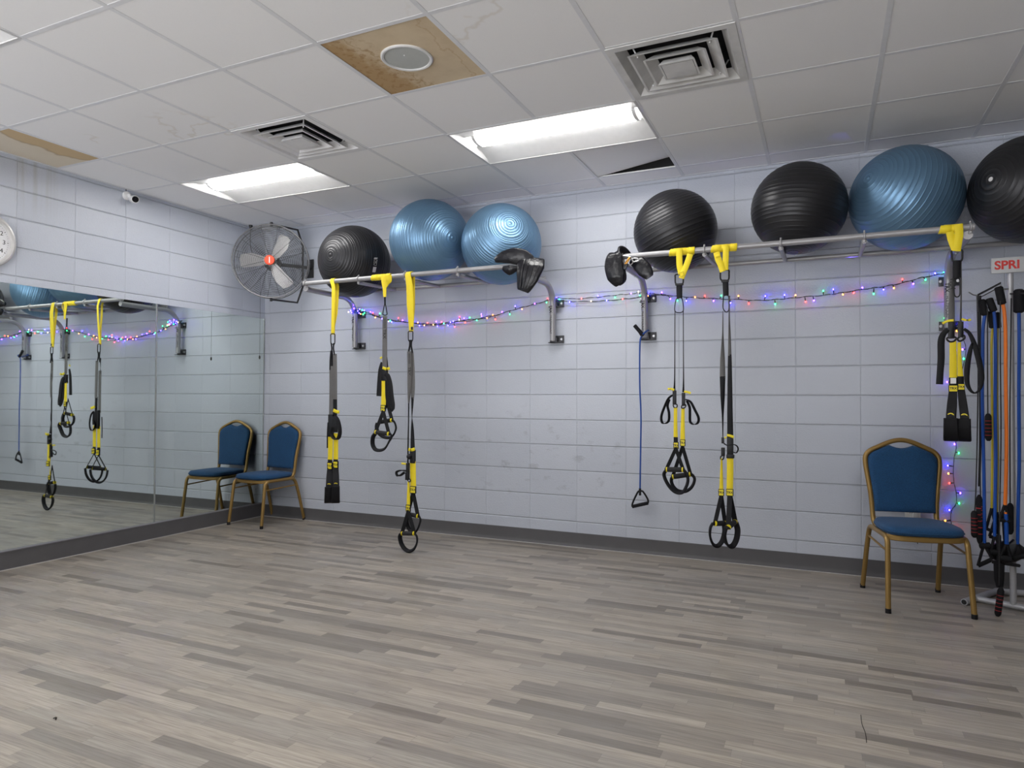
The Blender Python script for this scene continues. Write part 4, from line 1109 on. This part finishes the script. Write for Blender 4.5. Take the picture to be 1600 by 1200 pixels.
# ------------------------------------------------------------------ string lights
led_mesh = {}
def led(parent, pt, c):
    if c not in led_mesh:
        mb = MB().ball((0, 0, 0), .0047, 8, 6, (1, 1, 1.3))
        o = mb.build('bulb', M['led_'+c], parent, local=True); led_mesh[c] = o.data
    else:
        o = bpy.data.objects.new('bulb', led_mesh[c]); col.objects.link(o); o.parent = parent
    o.location = Vector(pt)-wloc(parent)
def light_string(label, wires, bulbs, y0, anchor):
    t = thing('string_lights', label, 'string lights', tuple(P(anchor[0], anchor[1], y0)), None)
    w = MB()
    for k, pts in enumerate(wires):
        sp1 = smooth_path(PP(pts, y0), 6)
        w.tube(sp1, .0018, 5)
        w.tube([p+Vector((0, -.004, .005*math.sin(i*1.3+k))) for i, p in enumerate(sp1)], .0016, 5)
    allp = [p for pts in wires for p in smooth_path(PP(pts, y0), 10)]
    for b in bulbs:
        bp_ = P(b[0], b[1], y0-.008)
        q = min(allp, key=lambda p: (p-bp_).length)
        w.tube([q, q.lerp(bp_, .35)+Vector((0, -.002, 0)), bp_-(bp_-q)*.05], [.0016, .0035, .0032], 6)
        led(t, bp_, b[2])
    w.build('wire', M['wire'], t)
    return t
rnd = random.Random(11)
wA = [(566, 487), (577.5, 489.5), (593.7, 496), (606, 500), (620.5, 502), (642, 504), (669, 506.5), (701, 505), (728, 500), (755, 498), (771, 494), (803, 484), (827.5, 477.4), (852, 470.7), (862, 467, -.05)]
wA2 = [(566, 490), (580, 492), (598, 498), (625, 502), (650, 506), (680, 508), (705, 503), (735, 501), (760, 495), (780, 492)]
bA = [(569, 485, 'b'), (569.5, 489, 'g'), (578.7, 487.5, 'p'), (582.5, 489, 'r'), (593.5, 490, 'g'), (586.5, 496, 'o'), (597, 498, 'b'), (609.5, 501, 'g'), (607, 502, 'w'), (622.5, 497, 'r'), (629, 500.5, 'p'),
      (653, 504, 'o'), (655.5, 508.5, 'b'), (663, 508.5, 'o'), (668, 504.5, 'r'), (677, 507.5, 'o'), (681.5, 502.7, 'p'), (683.5, 509.5, 'b'), (693.5, 505.5, 'g'), (704, 503.5, 'b'), (708, 502, 'b'), (710.5, 510.5, 'r'), (717.5, 499.7, 'w'),
      (718, 495, 'r'), (725, 497.5, 'b'), (727, 504, 'r'), (734, 496.5, 'g'), (745, 500.5, 'g'), (752, 491, 'p'), (752.5, 494, 'p'), (770, 492, 'o'), (774, 499, 'r'), (784.5, 487.5, 'p'), (796.5, 491, 'g'), (805, 478.5, 'b'), (815.5, 483, 'o'), (835.5, 474.5, 'p'), (855.5, 466.5, 'r'), (854, 472.5, 'g'), (700, 508.5, 'b'), (761, 497, 'o'), (612, 503, 'b'), (640, 501.5, 'b'), (690, 503, 'r')]
tA = light_string('multicolour string lights sagging between the posts of the left rack', [wA, wA2], bA, -.040, (700, 505))
# the tangle round the first post
ta = MB(); base = P(556, 487, PY)
tang = []
for k in range(60):
    a = k*.62; tang.append(base+Vector((.040*math.cos(a)+rnd.uniform(-.006, .010), -.034*math.sin(a), .018*math.sin(a*.37)+rnd.uniform(-.006, .006))))
ta.tube(smooth_path(tang, 3), .0018, 4)
ta.build('tangle', M['wire'], tA)
for u, v, c in ((544.5, 487.5, 'w'), (548, 485.5, 'b'), (549.5, 488.5, 'b'), (559, 486, 'b'), (562, 483, 'b'), (561, 489, 'b'), (563.5, 490.5, 'o'), (553, 482, 'p'), (566, 484.5, 'g'), (567, 491, 'g')):
    led(tA, P(u, v, -.105), c)
wB = [(862, 467, -.05), (872, 466, -.03), (900, 467), (935, 464.5), (965, 461), (985, 459.5), (998, 457.5), (1003, 457.7, -.045), (1012, 458, -.045), (1020, 459), (1040, 461), (1070, 464), (1100, 466), (1150, 468), (1187.5, 469.5), (1220, 467.5), (1250, 464.5), (1290, 461), (1315, 457.5), (1350, 452), (1380, 448), (1410, 442), (1440, 434), (1470, 428.5), (1478, 427, -.05)]
wB2 = [(868, 468, -.03), (885, 471), (925, 471), (965, 468.5), (998, 464.5, .015), (1030, 461), (1045, 463)]
bB = [(870, 465.5, 'b'), (874, 468, 'g'), (890, 472, 'b'), (908.5, 466.5, 'r'), (923.5, 470.5, 'w'), (934.5, 462.5, 'b'), (948, 469.5, 'b'), (961, 464.5, 'g'), (973, 467.3, 'r'), (986, 458.5, 'p'), (997.5, 456, 'w'), (1012.5, 462.5, 'o'), (1000, 461.5, 'g'), (1014, 457.5, 'b'), (1034, 457, 'p'),
      (1047.5, 467, 'p'), (1058.5, 469.5, 'g'), (1072.5, 470, 'b'), (1086, 464.3, 'o'), (1101.3, 462.5, 'r'), (1115, 470, 'p'), (1127, 462, 'g'), (1141.5, 473.3, 'b'), (1153.8, 462.5, 'o'), (1170, 474, 'r'), (1195.8, 462.7, 'b'), (1211.3, 475, 'g'), (1225.8, 461, 'b'), (1243, 461.3, 'o'), (1258.8, 471.5, 'r'), (1271.8, 469.5, 'p'),
      (1286.3, 454.5, 'g'), (1302, 452.3, 'b'), (1317, 460, 'o'), (1334, 457.5, 'r'), (1347.5, 449.5, 'p'), (1365, 459, 'g'), (1380.5, 452.5, 'b'), (1396.8, 450, 'o'), (1410, 436.5, 'r'), (1427, 443.5, 'p'), (1446, 437, 'g'), (1461, 427, 'b'), (1475, 426, 'g'), (1481, 427, 'p')]
light_string('multicolour string lights in a thin line across the right rack and between the racks', [wB, wB2], bB, -.035, (1200, 466))
wC = [(1484, 428, -.045), (1486, 445, -.03), (1481, 462), (1480, 478), (1486, 495, -.02), (1497, 515, -.02), (1505, 530), (1509, 548), (1502, 580), (1487, 598), (1493, 640), (1493, 680), (1494, 700), (1491, 714), (1490, 726), (1489.5, 740), (1491, 756), (1494, 770), (1494, 786), (1487, 798), (1485.5, 812), (1488.5, 828)]
bC = [(1477, 459, 'r'), (1479, 472, 'p'), (1476, 497, 'g'), (1500, 506, 'b'), (1495, 517, 'o'), (1504, 546, 'p'), (1506, 560.5, 'g'), (1480, 597, 'p'), (1491.5, 694, 'p'), (1498, 708, 'g'), (1481, 727.5, 'b'), (1482, 740, 'o'), (1483.5, 755, 'r'), (1500.5, 770.5, 'p'), (1498.5, 786.5, 'g'), (1483.5, 797, 'b'), (1477, 813.5, 'o'), (1495, 828, 'r')]
tC = light_string('string of coloured lights hanging straight down beside the right chair', [wC], bC, -.030, (1493, 700))
ln('lead_cord', M['wire'], tC, -.030, [(1485.5, 812), (1470, 815), (1450, 814), (1434, 807)], .0022, 4, seg=6)
ln('lead_cord', M['wire'], tC, -.020, [(1430, 812), (1431, 830), (1434, 850)], .0022, 4, seg=6)

# ------------------------------------------------------------------ outlet
ox, oz = 5.640, .424
ou = thing('wall_outlet', 'white wall outlet with plugs low on the back wall behind the right chair', 'outlet', (ox, 0, oz))
MB().box((ox-.036, -.006, oz-.058), (ox+.036, 0, oz+.058)).build('cover_plate', M['outlet'], ou, bevel=.002)
for s in (-1, 1):
    soc = MB().tube([(ox, -.006, oz+s*.02), (ox, -.008, oz+s*.02)], .016, 20).build('socket', M['white'], ou)
    sl = MB()
    for dx in (-.006, .006): sl.box((ox+dx-.001, -.0088, oz+s*.02-.004), (ox+dx+.001, -.0078, oz+s*.02+.005))
    sl.build('slot', M['ink'], soc, smooth=False)
pl = MB().box((ox+.008, -.036, oz-.012), (ox+.052, -.008, oz+.046)).build('plug_adapter', M['white'], ou, bevel=.005)

# ------------------------------------------------------------------ banquet chairs (local, front towards -y)
def build_chair(label):
    t = thing('banquet_chair', label, 'chair', (0, 0, 0), 'blue banquet chairs')
    hw = .205; zs = .415
    def rail(s): return s*hw
    for s in (-1, 1):
        x = s*hw
        # front half: leg, top bend, half of the side rail
        front = smooth_path([(x*1.04, -.265, .012), (x*1.0, -.235, .25), (x*.985, -.222, .355)], 3)[:-1]+smooth_path([(x*.985, -.222, .355), (x*.98, -.214, .388), (x*.98, -.192, .408), (x*.98, -.16, zs-.002), (x*.98, -.02, zs)], 5)
        rear = smooth_path([(x*1.04, .255, .012), (x*1.0, .195, .25), (x*.985, .165, .345)], 3)[:-1]+smooth_path([(x*.985, .165, .345), (x*.98, .148, .385), (x*.98, .12, .408), (x*.98, .08, zs-.001), (x*.98, -.02, zs)], 5)
        for nm, pts in (('leg', front), ('leg', rear)):
            o = MB().tube(pts, .0148, 10, sx=1.0).build(nm, M['gold'], t, local=True)
            MB().tube([Vector(pts[0])-Vector((0, 0, .012)), Vector(pts[0])+Vector((0, 0, .014))], .0158, 12).build('foot_cap', M['plastic'], o, local=True)
        MB().tube([(x*.99, -.222, .335), (x*.99, .168, .350)], .0065, 8).build('side_stretcher', M['gold'], t, local=True)
    # seat apron
    ap = MB(); pts = [(-.195, -.195, .412), (-.14, -.228, .410), (0, -.238, .409), (.14, -.228, .410), (.195, -.195, .412)]
    ap.ribbon(smooth_path(pts, 4), .030, (0, 0, 1), .016)
    ap.ribbon(smooth_path([(-.195, -.195, .414), (-.19, 0, .414), (-.165, .17, .416)], 4), .024, (0, 0, 1), .016)
    ap.ribbon(smooth_path([(.195, -.195, .414), (.19, 0, .414), (.165, .17, .416)], 4), .024, (0, 0, 1), .016)
    ap.ribbon([(-.165, .17, .416), (.165, .17, .416)], .024, (0, 0, 1), .016)
    ap.build('seat_frame', M['gold'], t, local=True)
    # seat cushion: rounded, wider at the front
    n = 40; prof = [(0.0, .425), (.93, .425), (.985, .432), (1.0, .445), (.985, .458), (.94, .468), (.7, .476), (.35, .480), (0.0, .481)]
    mb = MB(); vs = []; fs = []
    def outline(k):
        a = 2*PI*k/n; c, s = math.cos(a), math.sin(a)
        e = .42; px = (abs(c)**e)*(1 if c > 0 else -1); py = (abs(s)**e)*(1 if s > 0 else -1)
        x = .208*px; y = -.032+.212*py
        x *= 1-.14*max(0, (y+.03)/.21)
        if y < -.2: y -= .012*(1-(x/.21)**2)
        return x, y
    for r, z in prof:
        for k in range(n):
            x, y = outline(k); vs.append((x*max(r, .002), -.03+(y+.03)*max(r, .002), z))
    for i in range(len(prof)-1):
        for k in range(n): fs.append((i*n+k, i*n+(k+1) % n, (i+1)*n+(k+1) % n, (i+1)*n+k))
    fs += [tuple(range(n))[::-1], tuple((len(prof)-1)*n+k for k in range(n))]
    se = mb.add(vs, fs).build('seat', M['blue_fabric'], t, local=True, angle=60)
    pw = []
    for k in range(n):
        x, y = outline(k); pw.append((x*1.002, -.03+(y+.03)*1.002, .444))
    MB().tube(pw, .0032, 6, closed=True).build('piping', M['blue_fabric'], se, local=True)
    # back frame: one bent tube, crown at the top
    def by(z): return .150+(z-.43)*.135+.035*max(0, .5-z)*0
    half = [(.163, .418, .110), (.172, .430, .140), (.176, .460, .158), (.178, .52, .168), (.186, .62, None), (.199, .72, None), (.207, .79, None), (.205, .835, None), (.180, .868, None), (.135, .892, None), (.085, .916, None), (.040, .932, None), (0, .937, None)]
    pr = [Vector((x, (y if y is not None else by(z)), z)) for x, z, y in half]
    pl_ = [Vector((-p.x, p.y, p.z)) for p in reversed(pr[:-1])]
    path = smooth_path(pr+pl_, 5)
    bf = MB().tube(path, .0146, 12, sx=1.0).build('backrest_frame', M['gold'], t, local=True)
    # upholstered back panel inside it
    oh = [(.168, .50), (.169, .55), (.175, .62), (.187, .72), (.195, .79), (.193, .829), (.172, .857), (.130, .880), (.090, .898), (.066, .905), (.052, .899), (.025, .890), (0, .887)]
    poly = [(x, z) for x, z in oh]+[(-x, z) for x, z in reversed(oh[:-1])]
    cx, cz = 0, .70
    def ring(f, dy):
        return [Vector((cx+(x-cx)*f, by(cz+(z-cz)*f)+dy, cz+(z-cz)*f)) for x, z in poly]
    rs = [ring(.6, -.030), ring(.85, -.029), ring(.95, -.026), ring(.985, -.018), ring(1.0, -.006), ring(1.0, .006), ring(.985, .013), ring(.9, .016)]
    m_ = len(poly); mb = MB(); vs = [p for r in rs for p in r]; fs = []
    for i in range(len(rs)-1):
        for k in range(m_): fs.append((i*m_+k, i*m_+(k+1) % m_, (i+1)*m_+(k+1) % m_, (i+1)*m_+k))
    fs += [tuple(range(m_)), tuple((len(rs)-1)*m_+k for k in range(m_))]
    mb.add(vs, fs).build('backrest', M['blue_fabric'], t, local=True, angle=50)
    return t
def copy_tree(o, parent=None):
    c = o.copy(); col.objects.link(c)
    if parent: c.parent = parent
    for ch in list(o.children): copy_tree(ch, c)
    return c
ch1 = build_chair('blue cushioned gold-framed chair in the room corner next to the mirror')
ch2 = copy_tree(ch1); ch2['label'] = 'blue cushioned gold-framed chair on the right below the trainers, beside the band stand'
ch1.location = (.318, -.262, 0); ch1.rotation_euler = (0, 0, math.radians(-3))
ch2.location = (5.600, -.530, 0); ch2.rotation_euler = (0, 0, math.radians(11.5))

# ------------------------------------------------------------------ band stand on the right
SX, SYp = 6.096, -.455
std = thing('display_stand', 'silver tubular band display stand with a grey sign lettered in red', 'display stand', (SX, SYp, 0))
u1 = Vector((.222, .347, 0)).normalized(); u2 = Vector((.86, -.51, 0)).normalized()
bs = MB()
A0 = Vector((5.854, -.493, .021)); A1 = Vector((6.076, -.146, .021))
bs.tube([A0, A1], .019, 14)
bs.tube([A1, A1+Vector((.35, .045, 0))], .019, 14)
F0 = A0+(A1-A0)*.33
bs.tube([F0, Vector((SX, SYp, .021)), Vector((SX, SYp, .021))+(Vector((SX, SYp, .021))-F0)*1.2], .017, 14)
bs.build('base', M['standgrey'], std)
MB().tube([A0-u1*.001, A0-u1*.002], .014, 14).build('tube_opening', M['ink'], std)
MB().tube([(SX, SYp, .02), (SX, SYp, 1.96)], .0165, 16).build('pole', M['standgrey'], std)
sg0 = P(1548.5, 404, SYp-.03); sg1 = P(1603, 424.5, SYp-.03)
sg = MB().box((sg0.x, SYp-.034, sg1.z), (sg1.x, SYp-.016, sg0.z)).build('sign', M['signgrey'], std, bevel=.002)
text_mesh('lettering', 'SPRI', .066, M['red'], sg, frame_mat(Vector(((P(1556, 414, SYp-.03).x+P(1591, 414, SYp-.03).x)/2, SYp-.0352, (sg0.z+sg1.z)/2-.001)), X, Z), .0004, bold=.0022)
# upper hook arm bracket and lower retaining bar
hk = MB()
a, b = P(1527, 461.5, SYp-.22), P(1564, 442, SYp-.02)
hk.obox((a+b)/2, (b-a)/2, Vector((0, .002, .0)), Vector((0, 0, .006)))
hk.obox((a+b)/2-Vector((0, 0, .02)), (b-a)/2, Vector((0, .002, .0)), Vector((0, 0, .003)))
hk.tube([a, a+Vector((0, 0, -.09))], .004, 6)
hk.build('hook_arm', M['bracket'], std)
MB().tube([P(1563, 446, SYp-.05), P(1566, 452, SYp-.03), Vector((SX, SYp, P(1570, 452, SYp).z))], .006, 8).build('arm_clip', M['steel'], std)
MB().tube([a, P(1521, 461, SYp-.23), P(1514, 456.5, SYp-.25)], .0035, 8).build('hook', M['steel'], std)
MB().tube([P(1586, 459, SYp-.02), P(1578, 459, SYp-.02)], .005, 8).tube([P(1577, 459, SYp), P(1606, 458, SYp-.2)], .005, 8).build('hook_arm', M['bracket'], std)
a, b = P(1549.5, 877.5, SYp-.16), P(1593.5, 884, SYp-.04)
MB().obox((a+b)/2, (b-a)/2, Vector((0, .004, 0)), Vector((0, 0, .009))).build('retaining_bar', M['bracket'], std)
MB().tube([b, Vector((SX, SYp, b.z))], .006, 8).build('bar_bracket', M['bracket'], std)

def band(name, label, cat, mat, r, pts, grp, y0=-.56, handle_=None, top=None, rope=False):
    t = thing(name, label, cat, tuple(P(pts[0][0], pts[0][1], y0)), grp)
    MB().tube(smooth_path(PP(pts, y0), 6), r, 10).build('rope' if rope else 'tube', mat, t)
    return t
G1 = 'resistance bands on the stand'; G2 = 'jump ropes on the stand'
def tri_handle(t, y0, top_, l, r_, gr=.013):
    ln('handle_strap', M['black'], t, y0, [top_, ((top_[0]*.3+l[0]*.7), (top_[1]*.3+l[1]*.7)), l], .0075)
    ln('handle_strap', M['black'], t, y0, [top_, ((top_[0]*.3+r_[0]*.7), (top_[1]*.3+r_[1]*.7)), r_], .0075)
    MB().tube(PP([l, r_], y0), gr, 12).build('handle_grip', M['foam'], t)
def foam_grip(t, y0, a, b, r=.017):
    pp = PP([a, b], y0); d = pp[1]-pp[0]
    MB().tube([pp[0], pp[0]+d*.06, pp[0]+d*.94, pp[1]], [r*.6, r, r, r*.6], 14).build('handle_grip', M['foam'], t)
ty = -.60
t = band('resistance_band', 'blue tube nearest the chair on the stand', 'resistance band', M['blue_tube'], .0085, [(1539, 492), (1536, 515), (1535.5, 560), (1535, 620), (1536.5, 700), (1538, 780), (1538.5, 850)], G1, ty)
foam_grip(t, ty, (1533, 468), (1540, 493), .019); tri_handle(t, ty, (1538, 848), (1528, 884), (1550, 874), .012); foam_grip(t, ty, (1530, 853), (1548, 852), .017)
t = band('resistance_band', 'blue tube down the middle of the stand in front of the yellow tubes', 'resistance band', M['blue_tube'], .0085, [(1553, 486), (1555, 510), (1555.5, 560), (1555, 640), (1556, 720), (1555, 780), (1554, 838)], G1, ty)
foam_grip(t, ty, (1545, 466), (1553, 487), .019); tri_handle(t, ty, (1554, 836), (1548, 862), (1566, 864), .016)
t = band('resistance_band', 'blue tube at the far right edge of the photo right of the pole', 'resistance band', M['blue_tube'], .0088, [(1592, 487), (1592.5, 540), (1592, 620), (1592.5, 720), (1591, 790), (1590, 850)], G1, ty+.04)
foam_grip(t, ty+.04, (1592, 452), (1592, 489), .026); tri_handle(t, ty+.04, (1590, 848), (1582, 872), (1600, 868), .016)
t = band('resistance_band', 'short blue tube with an orange tip beside the orange tube', 'resistance band', M['blue_tube'], .0105, [(1572, 803), (1572.5, 825), (1573, 850)], G1, ty-.01)
MB().tube(PP([(1571.5, 800), (1572, 804)], ty-.01), .008, 10).build('end_plug', M['orange_tube'], t)
tri_handle(t, ty-.01, (1573, 848), (1562, 872), (1580, 874), .018)
t = band('resistance_band', 'bright orange thick tube in front of the stand pole', 'resistance band', M['orange_tube'], .0092, [(1566, 474), (1569, 486), (1571, 520), (1571.5, 600), (1572.5, 680), (1572, 740), (1570.5, 789)], G1, ty-.01)
foam_grip(t, ty-.01, (1560, 448), (1566, 476), .021); tri_handle(t, ty-.01, (1570, 788), (1562, 812), (1577, 815), .011)
t = band('resistance_band', 'bright yellow thin tube left of the middle blue tube', 'resistance band', M['yellow_tube'], .0058, [(1551, 512), (1549, 545), (1550, 620), (1550.5, 700), (1549.5, 795)], G1, ty+.03)
foam_grip(t, ty+.03, (1549, 486), (1552, 513), .020); tri_handle(t, ty+.03, (1549.5, 794), (1541, 826), (1558, 833), .009)
t = band('resistance_band', 'dull yellow thin tube behind the middle blue tube', 'resistance band', M['greentube'], .0055, [(1559, 512), (1558.5, 560), (1558.5, 640), (1559.5, 720), (1558, 802)], G1, ty+.06)
foam_grip(t, ty+.06, (1557, 488), (1559, 513), .018); tri_handle(t, ty+.06, (1558, 800), (1546, 838), (1561, 842), .010)
def rope(label, pts, ha, hb, y0, red=True):
    t = band('jump_rope', label, 'jump rope', M['rope'], .0032, pts, G2, y0, rope=True)
    for a, b in [h for h in (ha, hb) if h]:
        pp = PP([a, b], y0); d = pp[1]-pp[0]
        g = MB().tube([pp[0]+d*k for k in (0, .05, .12, .88, .95, 1)], [.006, .013, .0165, .0165, .013, .007], 14).build('rope_handle', M['foam'], t)
        if red:
            rb = MB()
            for k in range(5): 
                q = .27+.13*k; rb.tube([pp[0]+d*(q-.008), pp[0]+d*(q+.008)], .0174, 14)
            rb.build('red_ring', M['handle_red'], g)
    return t
rope('black jump rope with a red-ringed handle hanging high by the trainer', [(1543, 480), (1543, 560), (1543.5, 648)], ((1544, 646), (1544.5, 689)), None, ty-.02)
rope('black jump rope with its red-ringed handle at chair seat height', [(1527.5, 462), (1528.5, 560), (1527, 680), (1525, 760), (1523, 800)], ((1522, 798), (1522.5, 840)), None, ty-.02)
rope('black jump rope with its red-ringed handle nearly on the floor', [(1563, 470), (1563, 560), (1564, 680), (1562, 800), (1561, 915)], ((1564.5, 918), (1558.5, 963)), None, ty-.04)
rope('black jump rope with two plain handles bunched at the left of the stand', [(1530, 462), (1532, 560), (1531, 680), (1532, 780)], ((1530, 773), (1531, 850)), ((1534.5, 780), (1534, 822)), ty+.02)
rope('black jump rope hanging close against the stand pole', [(1580, 466), (1579, 560), (1578, 660), (1578.5, 790)], ((1578.5, 786), (1578.5, 835)), None, ty+.04, False)
t = thing('exercise_strap', 'dark blue-black foam grip strap hanging under the retaining bar', 'exercise strap', tuple(P(1561, 885, ty)), None)
strap('strap', M['black'], t, ty, [(1560, 836), (1561, 862), (1561, 886)], 8, .012)
MB().ribbon(PP([(1561, 880), (1561, 905), (1562, 917)], ty), [.05, .046, .032], (1, 0, 0), .03).build('foam_grip', M['foam'], t)
t = thing('exercise_strap', 'flat black web strap doubled over the hook arm nearest the wall lights', 'exercise strap', tuple(P(1529, 470, ty)), None)
strap('strap', M['black'], t, ty+.03, [(1529.5, 462), (1530, 520), (1532, 620), (1531.5, 700), (1530, 760)], [8, 6, 4.5, 4, 4], .004)
t = thing('ankle_cuff', 'black padded ankle cuffs hanging in a bunch behind the tubes', 'ankle cuff', tuple(P(1570, 850, ty+.06)), None)
MB().ribbon(smooth_path(PP([(1552, 850), (1560, 862), (1572, 866), (1584, 862), (1596, 852)], ty+.05), 5), .10, (0, 0, 1), .03).build('cuff', M['vinyl'], t, angle=60)
ln('cuff_strap', M['black'], t, ty+.06, [(1567, 800), (1569, 830), (1571, 856)], .008)

# ------------------------------------------------------------------ scraps on the floor
s1 = PF(86, 1124)
sb = MB(); 
sb.ribbon([s1+Vector((-.010, 0, .002)), s1+Vector((-.004, .003, .005)), s1+Vector((.004, .001, .006)), s1+Vector((.011, -.003, .002))], [.003, .007, .008, .003], (0, 1, 0), .003)
tag(sb.build('floor_crumb', M['chipdark'], None), 'tiny black crumb lying on the floor at the lower left', 'crumb')
sb = MB().tube(smooth_path([PF(1345, 1117, .0012), PF(1347, 1132, .0012), PF(1352, 1145, .0012), PF(1354, 1160, .0012)], 4), .0011, 5)
tag(sb.build('loose_thread', M['chipdark'], None), 'thin dark loose thread lying on the floor at the lower right', 'thread')

# added spot lamps at the light strings, throwing coloured patches onto the ceiling
def patch_spot(src, dst, c, e, ang):
    a = Vector(src); b = Vector(dst)
    L = bpy.data.lights.new('led_beam', 'SPOT'); L.energy = e; L.color = c; L.spot_size = math.radians(ang); L.spot_blend = .8; L.shadow_soft_size = .004
    o = bpy.data.objects.new('led_beam', L); col.objects.link(o); o.location = a
    o.rotation_euler = (b-a).to_track_quat('-Z', 'Y').to_euler()
BLU = (.13, .08, 1); PUR = (.35, .12, 1)

for src, dst, c, e, a in (((1010, 458), (1150, 247), PUR, .35, 26), ((1330, 455), (1332, 203), BLU, 1.6, 22), ((720, 500), (717, 296), BLU, .8, 22), ((585, 489), (600, 327), PUR, .6, 22),
                          ((556, 484), (492, 330), PUR, .8, 20), ((1286, 461), (1112, 222), (.02, 1, .3), .12, 26)):
    p0 = P(src[0], src[1], -.10); p1 = PF(dst[0], dst[1], ZC)
    patch_spot(p0, p1, c, e, a)
